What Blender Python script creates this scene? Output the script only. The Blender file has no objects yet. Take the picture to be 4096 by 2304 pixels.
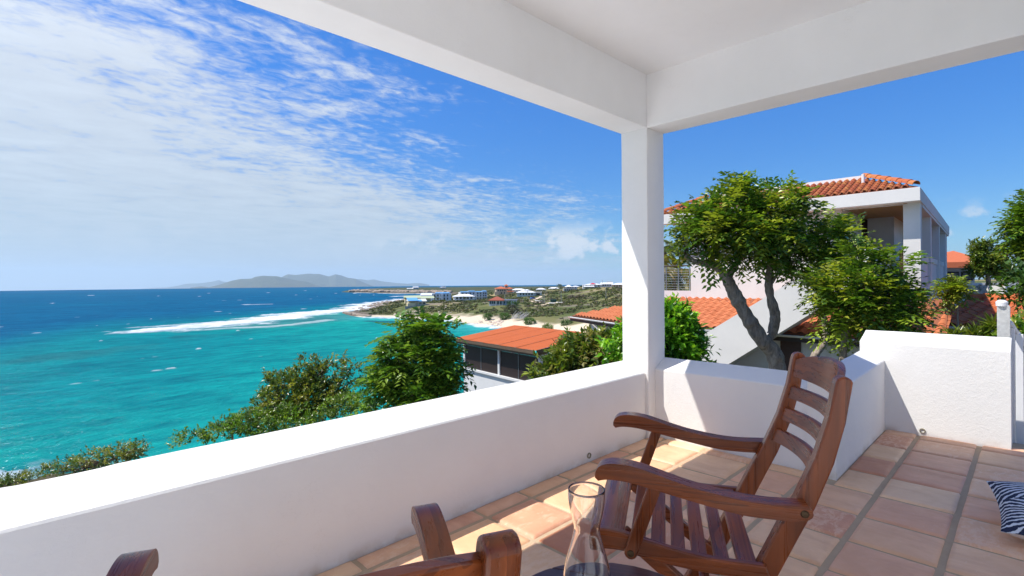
import bpy, bmesh, math, random
import numpy as np
from mathutils import Vector, Matrix, noise as mnoise
random.seed(7)
rad = math.radians
scene = bpy.context.scene
COL = scene.collection

# ------------------------------------------------------------------ camera, sky, sun, exposure
EYE = 1.2
PSI, ROLL, FPX, CY = rad(45.618), rad(0.41), 2039.6, 1123.6
cam = bpy.data.cameras.new('camera'); cam_ob = bpy.data.objects.new('camera', cam); COL.objects.link(cam_ob)
cam.sensor_width = 36; cam.lens = 36 * FPX / 4096
cam.shift_y = -(1152 - CY) / 4096
cam.clip_start = 0.05; cam.clip_end = 120000
Fv = Vector((math.cos(PSI), math.sin(PSI), 0)); Rv = Vector((math.sin(PSI), -math.cos(PSI), 0)); Uv = Vector((0, 0, 1))
cr, sr = math.cos(ROLL), math.sin(ROLL)
Rr = Rv * cr - Uv * sr; Ur = Rv * sr + Uv * cr
m = Matrix((Rr, Ur, -Fv)).transposed().to_4x4(); m.translation = Vector((0, 0, EYE))
cam_ob.matrix_world = m
scene.camera = cam_ob

def ray(px, py):
    dx, dy = px - 2048, py - CY
    a = cr * dx - sr * dy; b = sr * dx + cr * dy
    return Fv + Rv * (a / FPX) - Uv * (b / FPX)
def at(px, py, d): return Vector((0, 0, EYE)) + ray(px, py) * d
def on(px, py, axis, val):
    r = ray(px, py); o = Vector((0, 0, EYE)); return o + r * ((val - o[axis]) / r[axis])

SUN = Vector((-0.493, 0.40, 1.0)).normalized()
sun = bpy.data.lights.new('sun', 'SUN'); sun.energy = 2.5; sun.angle = rad(0.53); sun.color = (1.0, 0.95, 0.87)
sun_ob = bpy.data.objects.new('sun', sun); COL.objects.link(sun_ob)
sun_ob.rotation_euler = SUN.to_track_quat('Z', 'Y').to_euler()
scene.view_settings.view_transform = 'Standard'; scene.view_settings.look = 'None'
scene.view_settings.exposure = 1.38; scene.view_settings.gamma = 1.0
scene.view_settings.use_curve_mapping = False
scene.render.engine = 'CYCLES'
scene.cycles.use_denoising = True
scene.cycles.max_bounces = 10; scene.cycles.diffuse_bounces = 6; scene.cycles.transparent_max_bounces = 12
scene.cycles.volume_bounces = 1
scene.cycles.sample_clamp_indirect = 8

class NT:
    """small helper to write node graphs"""
    def __init__(s, tree): s.t = tree; s.n = tree.nodes; s.l = tree.links; s.n.clear()
    def new(s, typ, **kw):
        nd = s.n.new(typ)
        for k, v in kw.items(): setattr(nd, k, v)
        return nd
    def put(s, sock, v):
        if isinstance(v, bpy.types.NodeSocket): s.l.new(v, sock)
        else: sock.default_value = v
    def math(s, op, a, b=0.0, c=None, clamp=False):
        nd = s.new('ShaderNodeMath', operation=op, use_clamp=clamp); s.put(nd.inputs[0], a); s.put(nd.inputs[1], b)
        if c is not None: s.put(nd.inputs[2], c)
        return nd.outputs[0]
    def mix(s, fac, a, b, mode='MIX'):
        nd = s.new('ShaderNodeMix', data_type='RGBA', blend_type=mode); s.put(nd.inputs[0], fac)
        for i, v in ((6, a), (7, b)):
            if not isinstance(v, bpy.types.NodeSocket) and len(v) == 3: v = (*v, 1)
            s.put(nd.inputs[i], v)
        return nd.outputs[2]
    def ramp(s, fac, stops, interp='LINEAR'):
        nd = s.new('ShaderNodeValToRGB'); nd.color_ramp.interpolation = interp
        els = nd.color_ramp.elements
        while len(els) < len(stops): els.new(0.5)
        for e, (p, c) in zip(els, stops):
            e.position = p; e.color = (c, c, c, 1) if not hasattr(c, '__len__') else (*c, 1) if len(c) == 3 else c
        s.put(nd.inputs[0], fac); return nd.outputs[0]
    def noise(s, vec, scale, detail=4, rough=0.55, dist=0.0, fac=True):
        nd = s.new('ShaderNodeTexNoise'); s.put(nd.inputs['Vector'], vec); s.put(nd.inputs['Scale'], scale)
        nd.inputs['Detail'].default_value = detail; nd.inputs['Roughness'].default_value = rough; nd.inputs['Distortion'].default_value = dist
        return nd.outputs[0] if fac else nd.outputs[1]
    def mapping(s, vec, scale=(1, 1, 1), rot=(0, 0, 0), loc=(0, 0, 0)):
        nd = s.new('ShaderNodeMapping'); s.put(nd.inputs[0], vec); nd.inputs[1].default_value = loc; nd.inputs[2].default_value = rot; nd.inputs[3].default_value = scale
        return nd.outputs[0]
    def maprange(s, v, a, b, c=0.0, d=1.0, smooth=False):
        nd = s.new('ShaderNodeMapRange'); nd.interpolation_type = 'SMOOTHSTEP' if smooth else 'LINEAR'
        for i, x in enumerate((v, a, b, c, d)): s.put(nd.inputs[i], x)
        return nd.outputs[0]
    def bump(s, h, strength=0.3, dist=0.01, normal=None):
        nd = s.new('ShaderNodeBump'); s.put(nd.inputs['Height'], h); nd.inputs['Strength'].default_value = strength; nd.inputs['Distance'].default_value = dist
        if normal is not None: s.l.new(normal, nd.inputs['Normal'])
        return nd.outputs[0]

world = bpy.data.worlds.new('World'); scene.world = world; world.use_nodes = True
def build_world():
    t = NT(world.node_tree)
    out = t.new('ShaderNodeOutputWorld'); bg = t.new('ShaderNodeBackground'); bg.inputs[1].default_value = 0.075
    sky = t.new('ShaderNodeTexSky', sky_type='NISHITA'); sky.sun_disc = False
    sky.sun_elevation = math.asin(SUN.z); sky.sun_rotation = math.atan2(SUN.x, SUN.y)
    sky.air_density = 1.0; sky.dust_density = 0.15; sky.ozone_density = 2.5; sky.altitude = 0
    hs = t.new('ShaderNodeHueSaturation'); hs.inputs['Hue'].default_value = 0.503; hs.inputs['Saturation'].default_value = 1.32; hs.inputs['Value'].default_value = 1.0
    t.l.new(sky.outputs[0], hs.inputs['Color'])
    base = t.mix(1.0, hs.outputs[0], (0.40, 0.64, 0.86), 'MULTIPLY')
    D = t.new('ShaderNodeTexCoord').outputs['Generated']
    sp = t.new('ShaderNodeSeparateXYZ'); t.l.new(D, sp.inputs[0]); X, Y, Z = sp.outputs
    zz = t.math('ADD', t.math('MAXIMUM', Z, 0.0), 0.06)
    px = t.math('DIVIDE', X, zz); py = t.math('DIVIDE', Y, zz)
    cv = t.new('ShaderNodeCombineXYZ'); t.l.new(px, cv.inputs[0]); t.l.new(py, cv.inputs[1]); P = cv.outputs[0]
    dk = t.new('ShaderNodeVectorMath', operation='SCALE'); t.l.new(base, dk.inputs[0]); t.l.new(t.maprange(Z, 0.0, 0.40, 0.70, 1.06, True), dk.inputs['Scale']); base = dk.outputs[0]
    # the cloud sheet's edge runs through the sky as one line; broken up by broad noise
    edge = t.math('SUBTRACT', py, t.math('MULTIPLY_ADD', px, 0.47, 1.28))
    rng = t.math('SQRT', t.math('ADD', t.math('MULTIPLY', px, px), t.math('MULTIPLY', py, py)))
    edge = t.math('DIVIDE', edge, t.math('MULTIPLY_ADD', rng, 0.28, 0.55))
    broad = t.noise(P, 0.55, 3, 0.5, 0.2)
    edge = t.math('ADD', edge, t.math('MULTIPLY', t.math('SUBTRACT', broad, 0.5), 1.9))
    cover = t.maprange(edge, -0.55, 1.3, 0.0, 1.0)
    # puffs in rows
    Pm = t.mapping(P, (1.0, 1.5, 1), (0, 0, rad(-22)))
    n1 = t.noise(Pm, 2.4, 7, 0.60, 0.35); n2 = t.noise(Pm, 11.0, 5, 0.62, 0.5)
    puff = t.math('ADD', t.math('MULTIPLY', n1, 0.52), t.math('MULTIPLY', n2, 0.48))
    lo = t.math('MULTIPLY_ADD', cover, -0.42, 0.63)
    d = t.math('SUBTRACT', puff, lo)
    dens = t.maprange(d, -0.02, 0.26, 0.0, 0.90, True)
    dens = t.math('MULTIPLY', dens, t.maprange(cover, 0.0, 0.25, 0.0, 1.0))
    dn = t.new('ShaderNodeVectorMath', operation='DOT_PRODUCT'); t.l.new(D, dn.inputs[0]); dn.inputs[1].default_value = tuple(SUN)
    glow = t.math('MULTIPLY_ADD', t.math('POWER', t.math('MAXIMUM', dn.outputs['Value'], 0.0), 4.0), 1.0, 1.0)   # thin cloud shines brighter towards the sun
    shade = t.math('MULTIPLY', t.maprange(n1, 0.3, 0.7, 0.90, 1.06), glow)
    cc = t.mix(1.0, t.mix(t.maprange(Z, 0.0, 0.40), (2.9, 3.4, 3.8), (3.75, 4.0, 4.25)), (1, 1, 1), 'MULTIPLY')
    sc = t.new('ShaderNodeVectorMath', operation='SCALE'); t.l.new(cc, sc.inputs[0]); t.l.new(shade, sc.inputs['Scale'])
    col = t.mix(dens, base, sc.outputs[0])
    # low veil towards the horizon under the sheet
    veil = t.math('MULTIPLY', t.maprange(Z, 0.16, 0.0, 0.0, 0.75, True), t.maprange(cover, 0.2, 0.9, 0.12, 1.0))
    col = t.mix(veil, col, (2.5, 3.15, 3.7))
    # small trade-wind cumulus standing on the horizon
    az = t.math('ARCTAN2', Y, X)
    cc2 = t.new('ShaderNodeCombineXYZ'); t.l.new(t.math('MULTIPLY', az, 1.0), cc2.inputs[0]); t.l.new(t.math('MULTIPLY', Z, 1.15), cc2.inputs[1])
    q = t.noise(cc2.outputs[0], 21.0, 7, 0.58, 0.1); qb = t.noise(cc2.outputs[0], 5.0, 2, 0.5)
    h0 = t.math('ADD', t.maprange(Z, 0.025, 0.05, 0.0, 1.0, True), 0.0)
    h1 = t.maprange(Z, 0.075, 0.125, 1.0, 0.0, True)
    cum = t.math('MULTIPLY', t.math('MULTIPLY', t.math('MULTIPLY', h0, h1), t.maprange(cover, 0.55, 0.95, 1.0, 0.12)), t.maprange(t.math('ADD', q, t.math('MULTIPLY', t.math('SUBTRACT', qb, 0.5), 1.3)), 0.50, 0.63, 0.0, 1.0, True))
    col = t.mix(t.math('MULTIPLY', cum, 0.9), col, (4.0, 4.3, 4.5))
    t.l.new(col, bg.inputs[0]); t.l.new(bg.outputs[0], out.inputs[0])
build_world()

# ------------------------------------------------------------------ mesh helpers
class MB:
    def __init__(s): s.v = []; s.f = []
    def add(s, verts, faces):
        o = len(s.v); s.v += [tuple(v) for v in verts]; s.f += [tuple(i + o for i in f) for f in faces]; return s
    def box(s, x0, y0, z0, x1, y1, z1):
        return s.add([(x0,y0,z0),(x1,y0,z0),(x1,y1,z0),(x0,y1,z0),(x0,y0,z1),(x1,y0,z1),(x1,y1,z1),(x0,y1,z1)],
                     [(0,3,2,1),(4,5,6,7),(0,1,5,4),(1,2,6,5),(2,3,7,6),(3,0,4,7)])
    def hexa(s, p):  # eight corners, bottom ring then top ring
        return s.add(p, [(0,3,2,1),(4,5,6,7),(0,1,5,4),(1,2,6,5),(2,3,7,6),(3,0,4,7)])
    def prism(s, poly, a, b, plane='xz'):
        n = len(poly)
        mk = {'xz': lambda p, q: (p[0], q, p[1]), 'yz': lambda p, q: (q, p[0], p[1]), 'xy': lambda p, q: (p[0], p[1], q)}[plane]
        vs = [mk(p, a) for p in poly] + [mk(p, b) for p in poly]
        fs = [tuple(range(n)), tuple(range(2*n-1, n-1, -1))] + [(i, i+n, (i+1) % n+n, (i+1) % n) for i in range(n)]
        return s.add(vs, fs)
    def tube(s, pts, r, n=6, caps=True):
        pts = [Vector(p) for p in pts]; rs = r if hasattr(r, '__len__') else [r]*len(pts); base = len(s.v); up = Vector((0.3, 0.2, 1))
        for i, p in enumerate(pts):
            d = (pts[min(i+1, len(pts)-1)] - pts[max(i-1, 0)]).normalized()
            a = d.cross(up); a = a.normalized() if a.length > 1e-4 else d.orthogonal().normalized(); b = d.cross(a)
            for k in range(n):
                t = 2*math.pi*k/n; s.v.append(tuple(p + (a*math.cos(t) + b*math.sin(t))*rs[i]))
        for i in range(len(pts)-1):
            for k in range(n):
                s.f.append((base+i*n+k, base+i*n+(k+1) % n, base+(i+1)*n+(k+1) % n, base+(i+1)*n+k))
        if caps:
            s.f.append(tuple(base+k for k in range(n-1, -1, -1))); s.f.append(tuple(base+(len(pts)-1)*n+k for k in range(n)))
        return s
    def lathe(s, prof, n=32, c=(0, 0, 0)):
        o = len(s.v)
        for r, z in prof:
            for k in range(n):
                t = 2*math.pi*k/n; s.v.append((c[0]+r*math.cos(t), c[1]+r*math.sin(t), c[2]+z))
        for i in range(len(prof)-1):
            for k in range(n): s.f.append((o+i*n+k, o+i*n+(k+1) % n, o+(i+1)*n+(k+1) % n, o+(i+1)*n+k))
        return s
    def grid(s, rows):  # rows of equal length
        o = len(s.v); w = len(rows[0])
        for r in rows: s.v += [tuple(p) for p in r]
        for i in range(len(rows)-1):
            for k in range(w-1): s.f.append((o+i*w+k, o+i*w+k+1, o+(i+1)*w+k+1, o+(i+1)*w+k))
        return s
    def xf(s, M): s.v = [tuple(M @ Vector(v)) for v in s.v]; return s
    def mesh(s, name, mat=None, smooth=None):
        me = bpy.data.meshes.new(name); me.from_pydata(s.v, [], s.f); me.validate(clean_customdata=False)
        if mat: me.materials.append(mat)
        if smooth is not None:
            me.polygons.foreach_set('use_smooth', [True]*len(me.polygons))
            if smooth < 180: me.set_sharp_from_angle(angle=rad(smooth))
        me.update(); return me
    def build(s, name, mat=None, parent=None, smooth=None, bevel=0, segs=2):
        return link(name, s.mesh(name, mat, smooth), parent, bevel, segs)

def link(name, me, parent=None, bevel=0, segs=2):
    o = bpy.data.objects.new(name, me); COL.objects.link(o)
    if parent: o.parent = parent
    if bevel:
        b = o.modifiers.new('bevel', 'BEVEL'); b.width = bevel; b.segments = segs; b.limit_method = 'ANGLE'; b.angle_limit = rad(38); b.harden_normals = False
    return o
def tag(o, label, cat, group=None):
    o['label'] = label; o['category'] = cat
    if group: o['group'] = group
    return o
def struct(o, kind='structure', label=None):
    o['kind'] = kind
    if label: o['label'] = label
    return o
def thing(name, label, cat, loc=(0, 0, 0), rotz=0, group=None):
    o = bpy.data.objects.new(name, None); COL.objects.link(o); o.location = loc; o.rotation_euler = (0, 0, rotz)
    o.empty_display_size = 0.1
    return tag(o, label, cat, group)
def copy_tree(o, parent=None):
    c = o.copy(); COL.objects.link(c)
    if parent: c.parent = parent
    for ch in o.children: copy_tree(ch, c)
    return c
def spline(pts, n=6, closed=False):
    P = [Vector((*p, 0)) if len(p) == 2 else Vector(p) for p in pts]; out = []; m_ = len(P)
    for i in range(m_ if closed else m_-1):
        g = (lambda k: P[k % m_]) if closed else (lambda k: P[min(max(k, 0), m_-1)])
        p0, p1, p2, p3 = g(i-1), g(i), g(i+1), g(i+2)
        for k in range(n):
            t = k/n; out.append(0.5*((2*p1)+(p2-p0)*t+(2*p0-5*p1+4*p2-p3)*t*t+(3*p1-p0-3*p2+p3)*t**3))
    if not closed: out.append(P[-1])
    return [tuple(p)[:len(pts[0])] for p in out]

# ------------------------------------------------------------------ materials
def mat(name, fn):
    m_ = bpy.data.materials.new(name); m_.use_nodes = True; t = NT(m_.node_tree)
    out = t.new('ShaderNodeOutputMaterial'); b = t.new('ShaderNodeBsdfPrincipled'); t.l.new(b.outputs[0], out.inputs[0])
    t.b = b.inputs; t.bsdf = b; t.out = out
    t.co = t.new('ShaderNodeTexCoord'); t.obj = t.co.outputs['Object']
    geo = t.new('ShaderNodeNewGeometry'); t.pos = geo.outputs['Position']; t.geo = geo
    fn(t); return m_
def setc(t, c): t.put(t.b['Base Color'], c if isinstance(c, bpy.types.NodeSocket) else (*c, 1))

def f_plaster(col, rough_scale=1.0, stain=0.0, bs=0.5):
    def fn(t):
        n0 = t.noise(t.pos, 1.3, 4, 0.6); n1 = t.noise(t.pos, 14, 5, 0.6); n2 = t.noise(t.pos, 75, 4, 0.7)
        vor = t.noise(t.mapping(t.pos, (1, 1, 1)), 34, 3, 0.5, 1.2)
        c = t.mix(t.maprange(n0, 0.35, 0.7), tuple(x*0.955 for x in col), tuple(min(x*1.02, 0.88) for x in col))
        if stain:
            sp = t.new('ShaderNodeSeparateXYZ'); t.l.new(t.pos, sp.inputs[0])
            low = t.maprange(sp.outputs[2], 0.0, 0.07, 1.0, 0.0, True)
            st = t.math('MULTIPLY', low, t.maprange(t.noise(t.pos, 6, 4, 0.65), 0.42, 0.66))
            c = t.mix(t.math('MULTIPLY', st, stain), c, (0.50, 0.40, 0.30))
        # hairline cracks and faint run-off marks
        vn = t.new('ShaderNodeTexVoronoi', feature='DISTANCE_TO_EDGE'); vn.inputs['Scale'].default_value = 1.15
        wv = t.new('ShaderNodeVectorMath', operation='ADD'); t.l.new(t.pos, wv.inputs[0]); sv = t.new('ShaderNodeVectorMath', operation='SCALE'); t.l.new(t.noise(t.pos, 4.0, 5, 0.7, 0, False), sv.inputs[0]); sv.inputs['Scale'].default_value = 0.55; t.l.new(sv.outputs[0], wv.inputs[1]); t.l.new(wv.outputs[0], vn.inputs['Vector'])
        crk = t.math('MULTIPLY', t.maprange(vn.outputs['Distance'], 0.0, 0.0045, 1.0, 0.0), t.maprange(t.noise(t.pos, 1.7, 2), 0.52, 0.62))
        run = t.maprange(t.noise(t.mapping(t.pos, (9, 9, 0.7)), 1.0, 4, 0.6), 0.56, 0.78, 0.0, 0.06)
        c = t.mix(t.math('MULTIPLY', crk, 0.10), c, (0.45, 0.41, 0.36)); c = t.mix(run, c, tuple(x*0.80 for x in col))
        setc(t, c); t.b['Roughness'].default_value = 0.78; t.b['Specular IOR Level'].default_value = 0.25
        h = t.math('ADD', t.math('MULTIPLY', n1, 0.5*rough_scale), t.math('ADD', t.math('MULTIPLY', n2, 0.22*rough_scale), t.math('MULTIPLY', t.maprange(vor, 0.5, 0.7), 0.16*rough_scale)))
        trow = t.noise(t.mapping(t.pos, (3, 7, 7), (0, 0, rad(8))), 6.0, 5, 0.65, 0.9)
        h = t.math('ADD', h, t.math('MULTIPLY', t.noise(t.pos, 2.2, 3, 0.5), 1.6*rough_scale)); h = t.math('ADD', h, t.math('MULTIPLY', t.maprange(trow, 0.45, 0.62), 0.22*rough_scale))
        t.l.new(t.bump(h, bs, 0.012), t.b['Normal'])
    return fn
PLASTER = mat('white_plaster', f_plaster((0.76, 0.752, 0.735), 0.9, 0.55, 0.20))
PLASTER_SMOOTH = mat('white_ceiling_paint', f_plaster((0.845, 0.845, 0.835), 0.3, 0, 0.2))
GROUT = mat('grey_grout', lambda t: (setc(t, t.mix(t.noise(t.pos, 9, 5, 0.7), (0.40, 0.30, 0.20), (0.54, 0.42, 0.29))), t.put(t.b['Roughness'], 0.95), t.put(t.b['Specular IOR Level'], 0.08),
                                     t.l.new(t.bump(t.noise(t.pos, 160, 3, 0.7), 0.5, 0.004), t.b['Normal'])))
def f_tile(t):
    oi = t.new('ShaderNodeObjectInfo'); rnd = oi.outputs['Random']
    pal = t.ramp(rnd, [(0.0, (0.66, 0.41, 0.26)), (0.16, (0.70, 0.49, 0.31)), (0.32, (0.60, 0.335, 0.22)), (0.46, (0.73, 0.52, 0.34)), (0.60, (0.64, 0.37, 0.25)), (0.74, (0.70, 0.46, 0.28)), (0.90, (0.62, 0.35, 0.235)), (1.0, (0.47, 0.215, 0.125))])
    off = t.new('ShaderNodeVectorMath', operation='ADD'); t.l.new(t.pos, off.inputs[0])
    cx = t.new('ShaderNodeCombineXYZ'); t.l.new(t.math('MULTIPLY', rnd, 37.0), cx.inputs[0]); t.l.new(t.math('MULTIPLY', rnd, 91.0), cx.inputs[1]); t.l.new(cx.outputs[0], off.inputs[1])
    v = off.outputs[0]
    streak = t.noise(t.mapping(v, (6, 1.5, 4)), 1.6, 5, 0.6, 0.5)
    n1 = t.noise(v, 5.0, 5, 0.62, 0.6); n2 = t.noise(v, 26, 5, 0.7)
    c = t.mix(t.maprange(n1, 0.38, 0.68), pal, t.mix(1.0, pal, (1.14, 1.20, 1.24), 'MULTIPLY'))
    c = t.mix(t.math('MULTIPLY', t.maprange(streak, 0.5, 0.72), 0.55), c, t.mix(1.0, pal, (0.82, 0.72, 0.74), 'MULTIPLY'))
    # flaking pale sealer, on some tiles only
    fl = t.maprange(t.math('ADD', t.noise(t.mapping(v, (1, 2.2, 1)), 11, 6, 0.72, 0.4), t.math('MULTIPLY', t.math('SUBTRACT', t.math('FRACT', t.math('MULTIPLY', rnd, 7.31)), 0.62), 0.40)), 0.60, 0.70)
    c = t.mix(t.math('MULTIPLY', fl, 0.42), c, (0.78, 0.62, 0.48))
    pit = t.maprange(t.noise(v, 95, 2, 0.5), 0.74, 0.80)
    c = t.mix(t.math('MULTIPLY', pit, 0.6), c, (0.75, 0.68, 0.6))
    c = t.mix(1.0, c, (1.05, 0.96, 0.88), 'MULTIPLY')
    setc(t, c); t.put(t.b['Roughness'], t.maprange(n2, 0.3, 0.7, 0.42, 0.62)); t.b['Specular IOR Level'].default_value = 0.42
    t.l.new(t.bump(t.math('ADD', t.math('MULTIPLY', n1, 1.2), t.math('ADD', t.math('MULTIPLY', n2, 0.25), t.math('MULTIPLY', fl, 0.12))), 0.35, 0.01), t.b['Normal'])
TILE = mat('terracotta_floor_tile', f_tile)
def f_wood(axis, dark=(0.080, 0.015, 0.0038), lite=(0.330, 0.080, 0.015), rough=0.27):
    def fn(t):
        s_ = [26, 26, 26]; s_[axis] = 1.6
        oi = t.new('ShaderNodeObjectInfo')
        ad = t.new('ShaderNodeVectorMath', operation='ADD'); t.l.new(t.obj, ad.inputs[0])
        cx = t.new('ShaderNodeCombineXYZ'); 
        for i in range(3): t.l.new(t.math('MULTIPLY', oi.outputs['Random'], 3.0+i), cx.inputs[i])
        t.l.new(cx.outputs[0], ad.inputs[1]); v = ad.outputs[0]
        w = t.noise(t.mapping(v, tuple(x*0.35 for x in s_)), 1.0, 3, 0.5, 1.4)
        fine = t.noise(t.mapping(v, tuple(x*3.2 if i != axis else x*1.3 for i, x in enumerate(s_))), 1.0, 4, 0.65)
        big = t.noise(v, 5.0, 2, 0.5)
        rings = t.math('FRACT', t.math('MULTIPLY', w, 6.0))
        k = t.math('ADD', t.math('MULTIPLY', rings, 0.32), t.math('ADD', t.math('MULTIPLY', fine, 0.42), t.math('MULTIPLY', big, 0.42)))
        c = t.ramp(k, [(0.25, dark), (0.62, tuple((a+b)/2 for a, b in zip(dark, lite))), (0.95, lite)])
        setc(t, c); t.put(t.b['Roughness'], t.maprange(fine, 0.3, 0.7, rough-0.05, rough+0.12)); t.b['Specular IOR Level'].default_value = 0.5
        t.l.new(t.bump(t.math('ADD', fine, t.math('MULTIPLY', rings, 0.2)), 0.18, 0.003), t.b['Normal'])
    return fn
WOODX, WOODY, WOODZ = (mat('oiled_hardwood_'+n, f_wood(i)) for i, n in enumerate(('lengthwise', 'crosswise', 'upright')))
TABLEWOOD = mat('dark_table_wood', f_wood(1, (0.035, 0.012, 0.012), (0.10, 0.038, 0.034), 0.32))
BRASS = mat('dark_bolt_metal', lambda t: (setc(t, (0.09, 0.06, 0.035)), t.put(t.b['Metallic'], 0.9), t.put(t.b['Roughness'], 0.45)))
def f_glass(t):
    t.b['Transmission Weight'].default_value = 1.0; t.b['IOR'].default_value = 1.46; t.b['Roughness'].default_value = 0.0; setc(t, (0.98, 0.985, 0.985))
GLASS = mat('clear_glass', f_glass)
HOLE = mat('drain_pipe_grime', lambda t: (setc(t, t.mix(t.noise(t.obj, 120, 3), (0.10, 0.09, 0.07), (0.34, 0.30, 0.20))), t.put(t.b['Roughness'], 0.9)))
def plain(name, col, rough=0.6, metal=0.0, var=0.12, scale=8.0, bump=0.0, bscale=60):
    def fn(t):
        setc(t, t.mix(t.noise(t.obj, scale, 4, 0.6), tuple(c*(1-var) for c in col), tuple(min(1, c*(1+var)) for c in col)))
        t.b['Roughness'].default_value = rough; t.b['Metallic'].default_value = metal
        if bump: t.l.new(t.bump(t.noise(t.obj, bscale, 3, 0.6), bump, 0.01), t.b['Normal'])
    return mat(name, fn)

# ------------------------------------------------------------------ the porch
def wob(x, y, z, s=3.0, a=0.004):
    return a*mnoise.noise((x*s, y*s, z*s)) + a*0.5*mnoise.noise((x*s*4.1+9, y*s*4.1, z*s*4.1))
def wall_run(name, prof, path, matr, parent=None, step=0.05, amp=0.0011, notch=None):
    """sweep a wall profile (offset across, z) along a straight level path ((x0,y0),(x1,y1)); offset is to the left of the path"""
    (x0, y0), (x1, y1) = path; L = math.hypot(x1-x0, y1-y0); ux, uy = (x1-x0)/L, (y1-y0)/L; nx, ny = -uy, ux
    n = max(2, int(L/step)); rows = []
    for i in range(n+1):
        s_ = L*i/n; row = []
        for k, (o, z) in enumerate(prof if not callable(prof) else prof(s_)):
            x, y = x0+ux*s_+nx*o, y0+uy*s_+ny*o
            dz = do = 0
            if z > 0.02:
                do = wob(x, y, z, 3.1, amp); dz = wob(x+5, y, z, 2.7, amp) if z > 0.3 else 0
            if notch: dz += notch(x, y, k)
            row.append((x+nx*do, y+ny*do, z+dz))
        rows.append(row)
    m_ = MB().grid(rows)
    w = len(rows[0]); m_.f.append(tuple(range(w-1, -1, -1))); m_.f.append(tuple(n*w+k for k in range(w)))
    o = m_.build(name, matr, parent, smooth=18); return o
def drain(parent, loc, axis):
    m_ = MB(); prof = [(0.019, 0.006), (0.019, -0.03), (0.013, -0.03), (0.013, 0.006), (0.019, 0.006)]
    m_.lathe(prof, 18); m_.add([(0.0135*math.cos(a*math.pi/9), 0.0135*math.sin(a*math.pi/9), -0.004) for a in range(18)], [tuple(range(18))])
    R = Vector(axis).to_track_quat('Z', 'Y').to_matrix().to_4x4(); R.translation = Vector(loc); m_.xf(R)
    return m_.build('drain_hole', HOLE, parent, smooth=40)

# terrace floor: bed of grout with single tiles set in it
bed = MB().box(-9.0, -3.6, -0.3, 5.20, 2.2, -0.004).build('terrace_floor', GROUT); struct(bed)
TX, TY = 0.351, 0.3455
def tile_mesh(w, h, seed):
    rnd = random.Random(seed); n = 6; m_ = MB(); rows = []
    xs = [0, 0.007/w, 0.025/w, 0.25, 0.5, 0.75, 1-0.025/w, 1-0.007/w, 1]; ys = [0, 0.007/h, 0.025/h, 0.25, 0.5, 0.75, 1-0.025/h, 1-0.007/h, 1]
    ph = rnd.random()*50
    for j, v in enumerate(ys):
        row = []
        for i, u in enumerate(xs):
            x, y = (u-0.5)*w, (v-0.5)*h
            e = min(i, j, len(xs)-1-i, len(ys)-1-j)
            z = (-0.008, 0.0035, 0.0062, 0.007, 0.0075)[min(e, 4)] + 0.0016*mnoise.noise((x*7+ph, y*7, ph))
            if e <= 1:
                k = 0.0028*mnoise.noise((x*16+ph, y*16, 3.0)); 
                x += k; y += 0.0028*mnoise.noise((x*16, y*16+ph, 8.0))
            row.append((x, y, z))
        rows.append(row)
    return m_.grid(rows)
tile_variants = {}
tr = random.Random(3)
def clip_tile(x0, x1, y0, y1): return tile_mesh(x1-x0, y1-y0, tr.randrange(999)).mesh('tile', TILE, 60)
cells = []
XL = [0.37, 0.71, 1.045, 1.382, 1.717, 2.045, 2.395, 2.724, 3.052, 3.403, 3.754, 4.105, 4.456, 4.807, 5.158]
YL = [-1.455, -1.11, -0.763, -0.417, -0.072, 0.2735, 0.615, 0.965, 1.291, 1.618, 1.945, 2.28]
for x0, x1 in zip(XL, XL[1:]):
    for y0, y1 in zip(YL, YL[1:]):
        cells.append((x0+0.0095, x1-0.0095, y0+0.011, y1-0.011))
for x0, x1, y0, y1 in cells:
    xm, ym = (x0+x1)/2, (y0+y1)/2
    if x0 > 4.9: continue
    ymax = 2.06
    if x0 > 3.54: ymax = 0.822           # beyond the low wall only the strip right of its return
    xx1 = min(x1, 3.522) if (ym > 0.83 and x0 < 3.52) else min(x1, 5.02)
    yy1 = min(y1, ymax)
    if x0 < 3.526 < x1 and y0 < 0.8255 < y1: yy1 = min(yy1, 0.822)
    if yy1-y0 < 0.03 or xx1-x0 < 0.03: continue
    full = abs(xx1-x1) < 1e-4 and abs(yy1-y1) < 1e-4
    key = (round(x1-x0, 3), round(y1-y0, 3), tr.randrange(3))
    if full and key not in tile_variants: tile_variants[key] = clip_tile(x0, x1, y0, y1)
    me = tile_variants[key] if full else clip_tile(x0, xx1, y0, yy1)
    o = link('tile', me, bed); o.location = ((x0+xx1)/2, (y0+yy1)/2, tr.uniform(-0.0012, 0.0012)); 
    o.rotation_euler = (tr.uniform(-0.003, 0.003), tr.uniform(-0.003, 0.003), (tr.choice((0, math.pi)) if full else 0)+tr.uniform(-0.006, 0.006))

def notch(x, y, k):   # the chipped bit of coping at the sea end
    if k in (3, 4, 5) and -0.2 < x < 0.55:
        c = max(0, 1-abs((x-0.10)/0.15)); return -0.004*min(1, c*3)*(1.0 if k >= 4 else 0.1)
    return 0
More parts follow.
